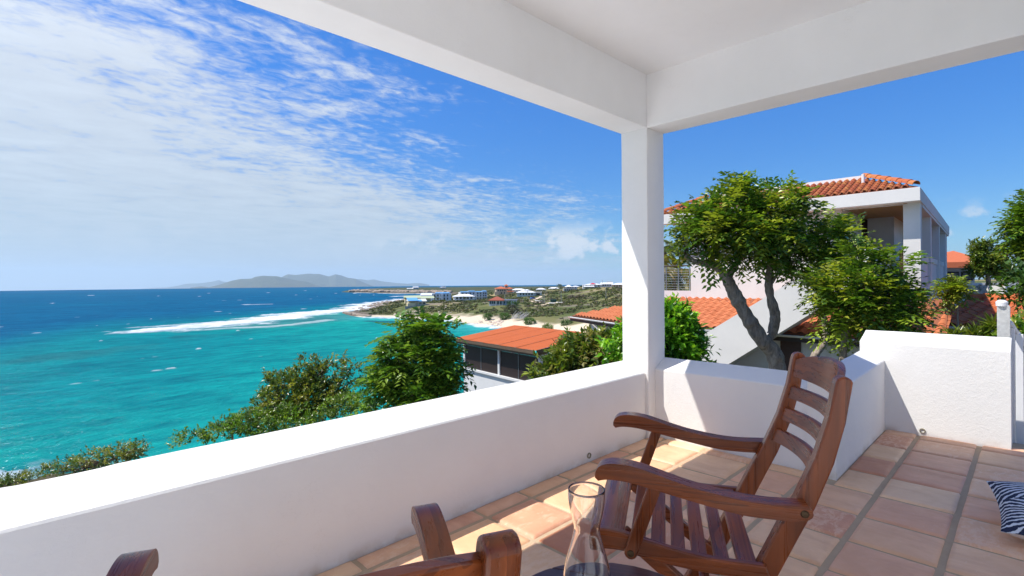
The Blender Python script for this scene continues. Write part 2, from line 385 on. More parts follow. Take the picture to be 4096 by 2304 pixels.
# the coping tops all fall inward
sea_prof = [(0.0, -0.02), (0.0, 0.488), (0.006, 0.4965), (0.10, 0.533), (0.192, 0.568), (0.202, 0.560), (0.205, 0.30), (0.205, -3.0)]
sea_wall = wall_run('sea_parapet', sea_prof, ((-9.0, 2.064), (3.56, 2.064)), PLASTER, notch=notch)
tag(sea_wall, 'long white plastered parapet on the sea side, its sloped coping sunlit', 'parapet')
drain(sea_wall, (1.40, 2.063, 0.032), (0, -1, 0)); drain(sea_wall, (2.72, 2.063, 0.040), (0, -1, 0))
low_prof = [(0.0, -0.02), (0.0, 0.510), (0.006, 0.518), (0.075, 0.553), (0.146, 0.589), (0.152, 0.582), (0.154, 0.3), (0.154, -3.0)]
def lp(o, dz, f=1.0): return [(q*f, z+dz if z > 0 else z) for q, z in o]
low_wall = wall_run('low_parapet', [(-o, z) for o, z in low_prof], ((3.526, 0.8255), (3.526, 2.05)), PLASTER, amp=0.0018)
tag(low_wall, 'low white parapet behind the rocking chair, crossed by a slanting sunlit strip', 'parapet')
ret = wall_run('return_wall', lambda s_: lp(low_prof, 0.0+0.035*(s_/1.40)), ((3.50, 0.8255), (4.94, 0.8255)), PLASTER, low_wall, amp=0.003)
hp = [(0.0, -0.02), (0.0, 0.682), (0.006, 0.691), (0.12, 0.727), (0.225, 0.764), (0.238, 0.755), (0.24, 0.4), (0.24, -3.0)]
high_wall = wall_run('high_parapet', [(-o, z) for o, z in hp], ((4.927, 0.111), (4.927, 0.990)), PLASTER, amp=0.0016)
tag(high_wall, 'higher white plastered wall block with thick coping beside the gate', 'parapet')
drain(high_wall, (4.926, 0.592, 0.040), (-1, 0, 0))
col = MB()
def post_rows(x0, y0, x1, y1, z0, z1, n=40):
    rows = []; r = 0.008
    ring = []
    for (cx, cy, a0) in ((x0+r, y0+r, 180), (x1-r, y0+r, 270), (x1-r, y1-r, 0), (x0+r, y1-r, 90)):
        for a in (0, 45, 90): ring.append((cx+r*math.cos(rad(a0+a)), cy+r*math.sin(rad(a0+a))))
    ring.append(ring[0])
    for i in range(n+1):
        z = z0+(z1-z0)*i/n
        rows.append([(x+wob(x, y, z, 3, 0.003), y+wob(y, x, z+4, 3, 0.003), z) for x, y in ring])
    return rows
o = MB().grid(post_rows(3.43, 2.035, 3.678, 2.266, -3.0, 2.36)).build('porch_column', PLASTER, smooth=35)
tag(o, 'square white plastered column at the porch corner', 'column')
beam1 = MB().box(-0.8, 2.035, 2.351, 3.430, 2.266, 2.80).build('porch_beam', PLASTER_SMOOTH, bevel=0.006)
tag(beam1, 'white roof beam along the sea side, running to the left', 'beam', 'porch roof beams')
beam2 = MB().prism([(3.430, 2.351), (3.678, 2.351), (3.678, 2.455), (3.62, 2.56), (3.50, 2.78), (3.430, 2.80)], -0.5, 2.266, 'xz').build('porch_beam', PLASTER_SMOOTH, bevel=0.006)
tag(beam2, 'white roof beam over the neighbour\'s side, running to the right', 'beam', 'porch roof beams')
struct(MB().box(-0.8, -0.5, 2.75, 3.43, 2.035, 2.79).build('ceiling', PLASTER_SMOOTH))
# hipped roof above, its sea-side eave reaching past the beam
rf = MB()
b_ = [(-0.85, -0.55, 2.50), (3.69, -0.55, 2.46), (3.69, 2.61, 2.545), (-0.85, 2.61, 2.545)]
t_ = [(-0.6, -0.3, 2.94), (3.40, -0.3, 2.94), (3.40, 2.03, 2.94), (-0.6, 2.03, 2.94)]
p_ = [(0.8, 0.6, 3.4), (1.8, 0.6, 3.4), (1.8, 0.9, 3.4), (0.8, 0.9, 3.4)]
rf.add(b_+t_+p_, [(0,1,5,4),(1,2,6,5),(2,3,7,6),(3,0,4,7),(4,5,9,8),(5,6,10,9),(6,7,11,10),(7,4,8,11),(8,9,10,11)])
ROOFRED = plain('porch_roof_clay', (0.55, 0.17, 0.07), 0.8)
struct(rf.build('porch_roof', ROOFRED))
# sea-side soffit under the eave, and the house walls behind the viewer
struct(MB().add([(-0.85, 2.267, 2.56), (3.69, 2.267, 2.56), (3.69, 2.60, 2.548), (-0.85, 2.60, 2.548)], [(0, 1, 2, 3)]).build('soffit', PLASTER_SMOOTH))
hw = MB(); hw.box(-9.0, -3.6, -0.3, 0.2, -3.4, 3.4); hw.box(0.2, -3.6, 2.2, 2.6, -3.4, 3.4); hw.box(2.6, -3.6, -0.3, 5.2, -3.4, 3.4)
door_glass = MB().box(0.2, -3.56, 0.0, 2.6, -3.52, 2.2)
hwo = struct(hw.build('house_wall', PLASTER_SMOOTH)); door_glass.build('glass_door', plain('door_glass_dark', (0.05, 0.06, 0.065), 0.08), hwo)
MB().box(-0.8, -0.5, 2.351, -0.62, 2.035, 2.80).build('back_beam', PLASTER_SMOOTH, beam1); MB().box(-0.62, -0.5, 2.351, 3.43, -0.32, 2.80).build('back_beam', PLASTER_SMOOTH, beam1)
MB().box(-0.8, -0.5, 0.0, -0.62, -0.32, 2.351).build('back_post', PLASTER, beam1); MB().box(3.43, -0.5, 0.0, 3.66, -0.32, 2.351).build('back_post', PLASTER, beam2)
MB().box(-0.8, 2.035, -0.02, -0.57, 2.266, 2.36).build('back_post', PLASTER, beam1)
BOUNCE_PAVING = plain('pale_bounce_paving', (0.75, 0.74, 0.71), 0.7, scale=3.0)  # unseen terrace floor, added and made pale to bounce sunlight under the roof
struct(MB().box(-9.0, -3.4, -0.003, 0.22, 2.06, 0.005).build('bounce_terrace', BOUNCE_PAVING)); struct(MB().box(0.22, -3.4, -0.003, 5.0, -1.47, 0.005).build('bounce_terrace', BOUNCE_PAVING))

# unseen white slab added just outside the parapet to bounce sun up to the ceiling
struct(MB().box(-9.0, 2.268, -0.62, 3.40, 4.85, -0.42).build('bounce_slab', PLASTER_SMOOTH)); struct(MB().box(-9.0, 2.4, -3.6, 3.30, 4.7, -0.62).build('bounce_slab_base', PLASTER_SMOOTH))

# ------------------------------------------------------------------ wooden chairs
def post_s(z):  # how the back post leans: front distance at height z
    pts = [(0.0, -0.060), (0.17, -0.165), (0.385, -0.272), (0.50, -0.325), (0.58, -0.365), (0.70, -0.412), (0.81, -0.442), (0.95, -0.466)]
    for (a, b), (c, d) in zip(pts, pts[1:]):
        if z <= c: return b+(d-b)*(z-a)/(c-a)
    return pts[-1][1]
def make_chair(label):
    root = thing('deck_armchair', label, 'chair', group='slatted wooden deck armchairs')
    top = spline([(0.199, 0.612), (0.197, 0.630), (0.183, 0.648), (0.152, 0.657), (0.112, 0.657), (0.064, 0.649), (0.024, 0.638), (-0.017, 0.626), (-0.094, 0.607), (-0.193, 0.592), (-0.265, 0.588), (-0.335, 0.591), (-0.362, 0.592)], 4)
    bot = spline([(0.190, 0.603), (0.165, 0.609), (0.125, 0.609), (0.084, 0.604), (0.014, 0.590), (-0.094, 0.568), (-0.193, 0.551), (-0.265, 0.548), (-0.33, 0.549)], 4)
    end = [(-0.351-0.021*math.sin(a), 0.572-0.021*math.cos(a)*(0.8 if a < 1.5 else 1.0)) for a in (0.0, 0.5, 1.0, 1.57, 2.1, 2.6)]
    poly = top+end[::-1]+bot[::-1]
    for sgn in (1, -1):
        MB().prism(poly, sgn*0.2525, sgn*0.3075, 'xz').build('armrest', WOODX, root, smooth=40, bevel=0.006, segs=3)
        # slanted support under the armrest
        a, b = Vector((0.028, 0, 0.604)), Vector((0.098, 0, 0.402)); d = (b-a).normalized(); nrm = Vector((d.z, 0, -d.x)); w = 0.0185
        pl = [a+nrm*w, a-nrm*w]; ang = math.atan2(d.z, d.x)
        pl += [b+Vector((math.cos(ang+t), 0, math.sin(ang+t)))*w for t in (-1.57, -1.05, -0.52, 0, 0.52, 1.05, 1.57)]
        if (pl[1]-pl[2]).length > (pl[1]-pl[-1]).length: pl = pl[:2]+pl[2:][::-1]
        st = MB().prism([(p.x, p.z) for p in pl], sgn*0.2845, sgn*0.3060, 'xz').build('arm_support', WOODZ, root, smooth=40, bevel=0.004)
        for (s_, z_, y_, par) in ((-0.351, 0.572, 0.3075, root), (0.098, 0.402, 0.306, root)):
            m_ = MB().lathe([(0.0001, 0.0035), (0.008, 0.003), (0.0105, 0.0), (0.0105, -0.01)], 14)
            Rm = Matrix.Rotation(-sgn*math.pi/2, 4, 'X'); Rm.translation = Vector((s_, sgn*y_, z_)); m_.xf(Rm).build('bolt', BRASS, par, smooth=40)
        rt = spline([(0.219, 0.430), (0.205, 0.447), (0.182, 0.453), (0.149, 0.451), (0.109, 0.446), (0.061, 0.436), (-0.016, 0.421), (-0.095, 0.411), (-0.147, 0.407), (-0.262, 0.408)], 3)
        rb = spline([(0.217, 0.388), (0.195, 0.389), (0.164, 0.394), (0.121, 0.394), (0.082, 0.386), (0.011, 0.375), (-0.095, 0.366), (-0.146, 0.365), (-0.275, 0.368)], 3)
        MB().prism(rt+rb[::-1], sgn*0.2592, sgn*0.2838, 'xz').build('seat_rail', WOODX, root, smooth=40, bevel=0.004)
        zs = [0.0, 0.08, 0.17, 0.28, 0.385, 0.45, 0.50, 0.54, 0.58, 0.64, 0.70, 0.76, 0.81, 0.86, 0.90]
        fr, bk = [], []
        for z in zs:
            c, h = post_s(z), 0.0275 if z < 0.5 else 0.0275-0.007*min(1, (z-0.5)/0.35)
            sl = (post_s(z+0.02)-post_s(z-0.02+1e-9))/0.04; k = math.hypot(1, sl)
            fr.append((c+h*1/k, z-h*sl/k*(z > 0.02))); bk.append((c-h*1/k, z+h*sl/k*(z > 0.02)))
        ctr = (post_s(0.915), 0.915); cap = [(ctr[0]+0.0205*math.cos(a), ctr[1]+0.018*math.sin(a)-0.004) for a in (0.2, 0.7, 1.2, 1.57, 2.0, 2.5, 2.95)]
        MB().prism(fr+cap+bk[::-1], sgn*0.2150, sgn*0.2585, 'xz').build('back_post', WOODZ, root, smooth=30, bevel=0.006, segs=3)
        # second leg of the crossed pair
        a, b = Vector((0.105, 0, 0.395)), Vector((-0.40, 0, 0.0)); d = (b-a).normalized(); nr = Vector((d.z, 0, -d.x))*0.02
        MB().prism([(p.x, p.z) for p in (a+nr-d*0.03, a-nr-d*0.03, b-nr, b+nr)], sgn*0.186, sgn*0.2145, 'xz').build('leg', WOODX, root, bevel=0.004)
    # back slats bow backwards between the posts
    def bow(z0, z1, arch0, arch1, name, depth=0.052, th=0.017):
        n = 16; rows = []
        for i in range(n+1):
            u = -1+2*i/n; y = u*0.219; k = 1-u*u
            za, zb = z0+arch0*k, z1+arch1*(1-abs(u)**2.6)
            sa, sb = post_s(za)-depth*k+0.004, post_s(zb)-depth*k+0.004
            rows.append([(sa+th/2, y, za), (sb+th/2, y, zb), (sb-th/2, y, zb), (sa-th/2, y, za), (sa+th/2, y, za)])
        m_ = MB().grid(rows); return m_.build(name, WOODY, root, smooth=45, bevel=0.003)
    bow(0.846, 0.905, -0.004, 0.034, 'top_rail', 0.050, 0.020)
    for z0, z1 in ((0.768, 0.810), (0.690, 0.733), (0.612, 0.655)): bow(z0, z1, 0.0, 0.0, 'back_slat')
    def seat_z(s_):
        pts = [(-0.27, 0.404), (-0.147, 0.403), (-0.095, 0.407), (-0.016, 0.417), (0.061, 0.432), (0.109, 0.442), (0.149, 0.448), (0.182, 0.449), (0.205, 0.442), (0.219, 0.424)]
        for (a, b), (c, d) in zip(pts, pts[1:]):
            if s_ <= c: return b+(d-b)*(s_-a)/(c-a)
        return pts[-1][1]
    for s0, s1 in ((-0.243, -0.191), (-0.172, -0.131), (-0.113, -0.070), (-0.054, -0.014), (0.001, 0.043), (0.058, 0.100), (0.120, 0.216)):
        n = 6 if s1-s0 > 0.06 else 2
        ss = [s0+(s1-s0)*i/n for i in range(n+1)]
        pl = [(s_, seat_z(s_)) for s_ in ss]+[(s_, seat_z(s_)-0.015) for s_ in ss[::-1]]
        MB().prism(pl, -0.2588, 0.2588, 'xz').build('seat_slat', WOODY, root, smooth=40, bevel=0.003)
    MB().box(-0.15, -0.2145, 0.10, -0.115, 0.2145, 0.125).build('stretcher', WOODY, root, bevel=0.003)
    MB().box(-0.335, -0.1858, 0.045, -0.30, 0.1858, 0.070).build('stretcher', WOODY, root, bevel=0.003)
    return root
ch = make_chair('empty dark wooden slatted armchair in the middle of the terrace, seen from its side')
ch.location = (1.585, 0.879, 0.008); ch.rotation_euler = (0, 0, rad(119))
ch2 = copy_tree(ch); ch2.location = (0.374, 0.984, 0.018); ch2.rotation_euler = (0, rad(-3.4), rad(66.5))
ch2['label'] = 'dark wooden armchair at the bottom edge facing the sea, only its back and armrests showing'

# ------------------------------------------------------------------ table, carafe, cushion
tb = thing('side_table', 'small round dark wooden table under the glass carafe', 'table', (0.948, 0.657, 0.006), rad(28))
R_ = 0.264; zt = 0.424; w_ = 2*R_/7
for k in range(7):
    a, b = -R_+k*w_+0.0015, -R_+(k+1)*w_-0.0015; n = 10
    ys = [a+(b-a)*i/n for i in range(n+1)]
    pl = [(math.sqrt(max(R_*R_-y*y, 1e-6)), y) for y in ys]+[(-math.sqrt(max(R_*R_-y*y, 1e-6)), y) for y in ys[::-1]]
    pl = [(y, x) for x, y in pl]
    MB().prism(pl[::-1], zt-0.022, zt, 'xy').build('plank', TABLEWOOD, tb, smooth=40, bevel=0.0025)
MB().box(-0.20, -0.11, zt-0.05, 0.20, -0.08, zt-0.0225).build('batten', TABLEWOOD, tb); MB().box(-0.20, 0.08, zt-0.05, 0.20, 0.11, zt-0.0225).build('batten', TABLEWOOD, tb)
for sx in (1, -1):
    for sy in (1, -1):
        MB().tube([(sx*0.15, sy*0.125, zt-0.03), (-sx*0.19, sy*0.125, 0.0)], 0.015, 4).build('leg', TABLEWOOD, tb)
cpos = at(2346, 1960, 1.18); 
car = MB()
prof = [(0.0425, 0.286), (0.0420, 0.262), (0.0385, 0.238), (0.0330, 0.215), (0.0300, 0.200), (0.0305, 0.188), (0.036, 0.165), (0.0455, 0.132), (0.0530, 0.100), (0.0570, 0.068), (0.0580, 0.040), (0.0565, 0.015), (0.0535, 0.003), (0.048, 0.0)]
prof = spline(prof, 4)
inner = [(max(r-0.0030, 0.0005), z) for r, z in prof if z > 0.008]
full = [(0.0005, 0.0)]+prof[::-1]+[(0.0419, 0.2878), (0.0402, 0.2878)]+inner+[(0.0005, inner[-1][1]-0.0005)]
c_ob = car.lathe(full, 48).build('glass_carafe', GLASS, smooth=60)
c_ob.location = (cpos.x, cpos.y, 0.4305); tag(c_ob, 'empty clear glass carafe with narrow waist on the side table', 'carafe')

def f_cushion(t):
    sp = t.new('ShaderNodeSeparateXYZ'); t.l.new(t.obj, sp.inputs[0])
    def burst(cx, cy, nray, seedk):
        dx = t.math('SUBTRACT', sp.outputs[0], cx); dy = t.math('SUBTRACT', sp.outputs[1], cy)
        a = t.math('ARCTAN2', dy, dx); r = t.math('SQRT', t.math('ADD', t.math('MULTIPLY', dx, dx), t.math('MULTIPLY', dy, dy)))
        nz = t.noise(t.obj, 22.0, 3, 0.6)
        wv = t.math('SINE', t.math('MULTIPLY_ADD', a, nray, t.math('MULTIPLY', nz, 7.0)))
        return wv, r
    w1, r1 = burst(-0.17, 0.06, 46.0, 1); w2, r2 = burst(-0.12, -0.19, 42.0, 2); w3, r3 = burst(0.12, 0.05, 34, 3)
    near = t.math('LESS_THAN', r1, r2); m12 = t.mix(near, w2, w1); rm = t.math('MINIMUM', r1, r2)
    near3 = t.math('LESS_THAN', r3, rm); wv = t.mix(near3, m12, w3); rr = t.math('MINIMUM', rm, r3)
    k = t.maprange(t.math('ADD', wv, t.maprange(rr, 0.0, 0.2, 0.9, -0.35)), -0.05, 0.25)
    setc(t, t.mix(k, (0.012, 0.02, 0.055), (0.62, 0.66, 0.72))); t.b['Roughness'].default_value = 0.9
    t.l.new(t.bump(t.noise(t.obj, 400, 2, 0.5), 0.3, 0.002), t.b['Normal'])
CUSH = mat('navy_frond_print', f_cushion); CUSHB = plain('white_cotton', (0.74, 0.72, 0.69), 0.9, bump=0.2, bscale=300)
def cushion():
    root = thing('cushion', 'navy cushion with white frond print lying on the tiles at the right edge', 'cushion', (3.43, -0.125, 0.100), rad(8))
    n = 28; L, W, Hh = 0.26, 0.27, 0.088
    def surf(u, v, sgn):
        k = (1-abs(u)**2.6)*(1-abs(v)**2.6); z = sgn*Hh*max(k, 0)**0.55
        pin = 1-0.075*(1-abs(v)**2)*abs(u)**3; pin2 = 1-0.075*(1-abs(u)**2)*abs(v)**3
        x, y = u*L*pin, v*W*pin2
        z += 0.006*mnoise.noise((x*9, y*9, sgn*2.0))*k
        return (x, y, z)
    for sgn, nm, mt in ((1, 'cover_front', CUSH), (-1, 'cover_back', CUSHB)):
        rows = [[surf(-1+2*i/n, -1+2*j/n, sgn) for i in range(n+1)] for j in range(n+1)]
        m_ = MB().grid(rows)
        if sgn < 0: m_.f = [f[::-1] for f in m_.f]
        m_.build(nm, mt, root, smooth=180)
    root.rotation_euler = (0.0, rad(-7), rad(8))
    return root
cushion()

# ------------------------------------------------------------------ sea, land, islands
SEA = -18.8
def yh(px): return CY-math.tan(ROLL)*(px-2048)
def pol(x, y): return math.degrees(math.atan2(y, x)), math.log(math.hypot(x, y))
def azpx(px): r = ray(px, yh(px)); return math.degrees(math.atan2(r.y, r.x))
shore_px = [(1376,1249.6,'r'),(1444,1270.6,'s'),(1530,1272,'s'),(1612,1273,'s'),(1717,1278,'s'),(1848,1291.5,'s'),(1979,1310,'s'),(2110,1345,'s'),(2220,1400,'s'),(2250,1500,'r'),(2200,1640,'r'),(1960,1760,'r'),(1500,1830,'r'),(1000,1850,'r'),(500,1875,'r'),(0,1905,'r'),(-900,1960,'r'),(-2600,2300,'r')]
outer_px = [(1428.6,1241.8),(1476,1223),(1512,1213),(1586,1205),(1640,1196),(1690,1184),(1740,1178),(1800,1174)]
head_px = [(1822,1170.5),(1700,1171.5),(1612,1171.5),(1507,1168),(1440,1167),(1412,1165),(1440,1159.5),(1500,1153.5),(1600,1147.5)]
def sea_pt(px, py): p = on(px, py, 2, SEA); return (p.x, p.y)
land = [sea_pt(a, b) for a, b, _ in shore_px[::-1]] + [sea_pt(a, b) for a, b in outer_px]
far_back = [at(px, yh(px)+13, 1500) for px in (1750, 1950, 2200, 2500, 3200, 4600)]
land += [(p[0], p[1]) for p in (sea_pt(1815, 1172.3),)] + [sea_pt(a, b) for a, b in head_px] + [(p.x, p.y) for p in far_back] + [(600, -900), (-60, -300)]
LP = np.array(land)
def inside(x, y):
    c = np.zeros(x.shape, bool); n = len(LP)
    for i in range(n):
        (x0, y0), (x1, y1) = LP[i], LP[(i+1) % n]
        cond = ((y0 > y) != (y1 > y)); xi = (x1-x0)*(y-y0)/((y1-y0) if abs(y1-y0) > 1e-9 else 1e-9)+x0
        c ^= cond & (x < xi)
    return c
def sdist(x, y, P=None, closed=True):
    P = LP if P is None else P; d = np.full(x.shape, 1e9); n = len(P)
    for i in range(n if closed else n-1):
        a, b = P[i], P[(i+1) % n]; ab = b-a; L2 = (ab**2).sum()+1e-12
        t = np.clip(((x-a[0])*ab[0]+(y-a[1])*ab[1])/L2, 0, 1); d = np.minimum(d, np.hypot(x-a[0]-t*ab[0], y-a[1]-t*ab[1]))
    return d
ctrl = []
def cz(px, py, d): p = at(px, py, d); ctrl.append((*pol(p.x, p.y), p.z))
for a, b, _ in shore_px: p = sea_pt(a, b); ctrl.append((*pol(*p), SEA))
for a, b in outer_px+head_px: p = sea_pt(a, b); ctrl.append((*pol(*p), SEA))
for px, py, d in ((2000,1290,214),(1850,1272,262),(1700,1260,292),(1560,1258,330),(2300,1290,190),(2010,1219,300),(1660,1223,340),(1560,1235,345),(1800,1202,430),(1900,1201,460),(2115,1184,430),(2017,1177,520),(2278,1167,480),(2370,1150,430),(2440,1148,430),(2490,1149,430),
                  (2480,1180,300),(2480,1250,200),(2200,1250,250),(2150,1200,380),(2060,1260,262),(2350,1220,290),(2200,1145,1100),(1850,1153,1150),(2000,1147,1200),(2450,1142,1100),(1645,1156,1050),(1770,1154,1100),(1560,1160,1060),(2200,1160,600),(2350,1145,620),(2300,1330,150),(2480,1330,120)): cz(px, py, d)
for az, d, z in ((88,6,-3.4),(70,6,-3.4),(50,6,-3.4),(30,6,-3.2),(8,6,-2.6),(-15,6,-2.6),(90,14,-5.0),(75,14,-5.0),(62,16,-5.2),(89,22,-7.6),(76,22,-7.0),(66,24,-7.2),(52,26,-6.2),(46,28,-6.0),(40,30,-5.2),(45,48,-10.5),(38,60,-9.5),(36,100,-12.5),
                 (28,14,-2.8),(28,25,-2.8),(15,15,-2.5),(12,30,-1.8),(2,25,-1.4),(2,45,-0.6),(-12,25,-1.4),(15,60,-1.5),(30,60,-5),(28,120,-6),(15,150,-2),(0,100,0),(20,420,-2),(5,420,0),(-15,200,0),(15,1200,-6),(100,12,-4.5),(110,20,-8)): ctrl.append((az, math.log(d), z))
CT = np.array(ctrl); CT[:, 0] *= 0.045
def tps(r): return np.where(r > 1e-9, r*r*np.log(r+1e-12), 0)
K = tps(np.hypot(CT[:, None, 0]-CT[None, :, 0], CT[:, None, 1]-CT[None, :, 1])) + 0.004*np.eye(len(CT))
Pm = np.c_[np.ones(len(CT)), CT[:, :2]]
sol = np.linalg.solve(np.block([[K, Pm], [Pm.T, np.zeros((3, 3))]]), np.r_[CT[:, 2], 0, 0, 0])
def height(x, y, rough=True):
    x = np.atleast_1d(np.asarray(x, float)); y = np.atleast_1d(np.asarray(y, float))
    a = np.degrees(np.arctan2(y, x))*0.045; l = np.log(np.hypot(x, y)+1e-6)
    z = sol[-3]+sol[-2]*a+sol[-1]*l
    for i in range(len(CT)): z = z+sol[i]*tps(np.hypot(a-CT[i, 0], l-CT[i, 1]))
    ins = inside(x, y); dd = sdist(x, y)
    dd_ = np.hypot(x, y); z = np.where((dd_ > 650) & (np.degrees(np.arctan2(y, x)) > 32), np.minimum(z, EYE-0.0112*dd_+np.clip((800-dd_)/150, 0, 1)*6), z)
    zl = np.maximum(z, SEA+0.15); k = np.clip(dd/np.where(np.hypot(x, y) > 120, 22.0, 6.0), 0, 1)
    zl = SEA+(zl-SEA)*k**0.8
    zw = SEA-np.minimum(0.05+dd*0.05, 4.0)
    return np.where(ins, zl, zw)
def hz(x, y): return float(height(x, y)[0])
def vnoise(x, y, s, seed=0):
    """cheap value noise on arrays"""
    xs, ys = x/s+seed*17.3, y/s+seed*5.7; xi, yi = np.floor(xs), np.floor(ys); fx, fy = xs-xi, ys-yi
    fx, fy = fx*fx*(3-2*fx), fy*fy*(3-2*fy)
    def h(a, b): v = np.sin(a*127.1+b*311.7+seed*13.7)*43758.5453; return v-np.floor(v)
    return (h(xi, yi)*(1-fx)+h(xi+1, yi)*fx)*(1-fy)+(h(xi, yi+1)*(1-fx)+h(xi+1, yi+1)*fx)*fy
def fbm(x, y, s, seed=0, o=4):
    t = 0; a = 0.5; tot = 0
    for k in range(o): t = t+a*vnoise(x, y, s/2**k, seed+k*3); tot += a; a *= 0.55
    return t/tot
def mixc(a, b, k): k = np.clip(k, 0, 1)[..., None]; return np.asarray(a)*(1-k)+np.asarray(b)*k
def sst(v, a, b): t = np.clip((v-a)/(b-a), 0, 1); return t*t*(3-2*t)
def polar_mesh(name, azs, ds, zfun, cfun, matr):
    A, D_ = np.meshgrid(np.radians(azs), ds); X, Y = D_*np.cos(A), D_*np.sin(A); Z = zfun(X.ravel(), Y.ravel()).reshape(X.shape)
    nr, nc = X.shape; V = np.c_[X.ravel(), Y.ravel(), Z.ravel()]
    idx = np.arange(nr*nc).reshape(nr, nc); Fq = np.stack([idx[:-1, :-1], idx[1:, :-1], idx[1:, 1:], idx[:-1, 1:]], -1).reshape(-1, 4)[:, ::-1]
    if azs[1] < azs[0]: Fq = Fq[:, ::-1]
    me = bpy.data.meshes.new(name); me.vertices.add(len(V)); me.vertices.foreach_set('co', V.ravel())
    me.loops.add(Fq.size); me.loops.foreach_set('vertex_index', Fq.ravel()); me.polygons.add(len(Fq)); me.polygons.foreach_set('loop_start', np.arange(0, Fq.size, 4)); me.polygons.foreach_set('loop_total', np.full(len(Fq), 4))
    me.update(calc_edges=True)
    c = cfun(V[:, 0], V[:, 1], V[:, 2]); at_ = me.color_attributes.new('tint', 'FLOAT_COLOR', 'POINT'); at_.data.foreach_set('color', np.c_[c, np.ones(len(c))].ravel())
    me.polygons.foreach_set('use_smooth', [True]*len(Fq)); me.materials.append(matr)
    return struct(link(name, me))
beachP = np.array([sea_pt(a, b) for a, b, k in shore_px if k == 's'])
def land_col(x, y, z):
    d = np.hypot(x, y); n1 = fbm(x, y, 45, 1); n2 = fbm(x, y, 9, 4); n3 = fbm(x, y, 140, 7)
    c = mixc((0.092, 0.128, 0.030), (0.205, 0.195, 0.072), sst(n2*0.6+n1*0.4, 0.35, 0.66))
    c = mixc(c, (0.44, 0.34, 0.16), sst(n1*0.55+n3*0.45, 0.54, 0.64)*0.8)
    c = mixc(c, (0.30, 0.25, 0.19), sst(fbm(x, y, 16, 9), 0.62, 0.72)*0.7)
    ds_ = sdist(x, y); db = sdist(x, y, beachP, False)
    rocky = sst(ds_, 22, 6)*(d > 120)
    c = mixc(c, mixc((0.06, 0.048, 0.036), (0.30, 0.24, 0.18), fbm(x, y, 6, 11)), rocky)
    sand = sst(db+(n2-0.5)*13, 21, 15)*(d > 120)
    c = mixc(c, mixc((0.80, 0.66, 0.47), (0.88, 0.74, 0.55), n2), sand)
    wet = sst(db, 3.2, 1.2)*(d > 120); c = mixc(c, (0.42, 0.36, 0.29), wet*0.8)
    far = sst(d, 650, 850); c = mixc(c, mixc((0.062, 0.080, 0.030), (0.12, 0.12, 0.055), n1), far*(1-rocky))
    near = d < 110; c = np.where(near[..., None], mixc((0.05, 0.06, 0.02), (0.13, 0.10, 0.06), n2), c)
    return c
def f_attr(rough, bs=None):
    def fn(t):
        a = t.new('ShaderNodeAttribute', attribute_name='tint'); n = t.noise(t.pos, 0.9, 5, 0.7)
        setc(t, t.mix(1.0, a.outputs['Color'], t.mix(n, (0.55, 0.55, 0.55), (0.98, 0.98, 0.98)), 'MULTIPLY')); t.b['Roughness'].default_value = rough; t.b['Specular IOR Level'].default_value = 0.2
        if bs: t.l.new(t.bump(t.noise(t.pos, bs, 4, 0.7), 0.6, 1.0), t.b['Normal'])
    return fn
LANDM = mat('coastal_ground', f_attr(0.95, 0.5))
azs = np.r_[np.arange(-40, 30, 1.0), np.arange(30, 66, 0.12), np.arange(66, 121, 1.0)]
ds = np.r_[np.exp(np.linspace(math.log(4.5), math.log(120), 60)), np.exp(np.linspace(math.log(122), math.log(520), 210)), np.exp(np.linspace(math.log(525), math.log(1650), 70))]
polar_mesh('terrain', azs, ds, lambda x, y: height(x, y), land_col, LANDM)

reefP = np.array([sea_pt(*p) for p in ((670,1317),(740,1311),(800,1303),(950,1291),(1100,1272),(1250,1252),(1380,1240),(1440,1236))])
reef2 = np.array([sea_pt(*p) for p in ((860,1316),(1050,1307),(1200,1295),(1300,1280))])
outP = np.array([sea_pt(*p) for p in ((1440,1236),(1476,1223),(1512,1213),(1586,1205),(1640,1196))])
bay2 = np.array([sea_pt(*p) for p in ((1580,1184),(1690,1182),(1800,1174.5),(1822,1171.5),(1700,1173),(1612,1173),(1507,1169.5),(1430,1168.5))])
def sea_foam(x, y, beyond):
    d = np.hypot(x, y); db = sdist(x, y, beachP, False); foam = np.zeros_like(d)
    st = fbm(x*0.35+y*0.2, y, 7, 3); st2 = fbm(x, y, 3.0, 14)
    for P, w, k in ((reefP, 21, 1.0), (reef2, 6, 0.4), (outP, 24, 1.0)):
        dd = sdist(x, y, P, False); foam = np.maximum(foam, k*sst(dd/w+(st-0.5)*1.5+(st2-0.5)*0.5, 0.95, 0.45))
    dd = sdist(x, y, bay2, False); foam = np.maximum(foam, sst(dd/17+(st-0.5)*2.2, 0.95, 0.4))
    sl = sdist(x, y, LP); foam = np.maximum(foam, 0.95*sst(db/5.5+(st-0.5)*1.6, 0.55, 0.25)*(d > 120))
    foam = np.maximum(foam, 0.8*sst(sl/5+(st2-0.5)*1.5, 0.7, 0.3)*(d < 90)*sst(fbm(x, y, 18, 21), 0.5, 0.62))
    # whitecaps scattered over open water
    wc = sst(vnoise(x*0.55+y*0.25, y*0.9-x*0.2, 3.2, 31), 0.965, 0.99)*sst(fbm(x, y, 40, 33), 0.42, 0.55)*0.8*(d < 420)
    wc = np.maximum(wc, sst(vnoise(x*0.5, y, 9.0, 41), 0.965, 0.985)*sst(beyond, 0.0, 0.1)*(d < 1500)*0.9)
    foam = np.maximum(foam, wc)
    return foam
RSEA = 520000.0
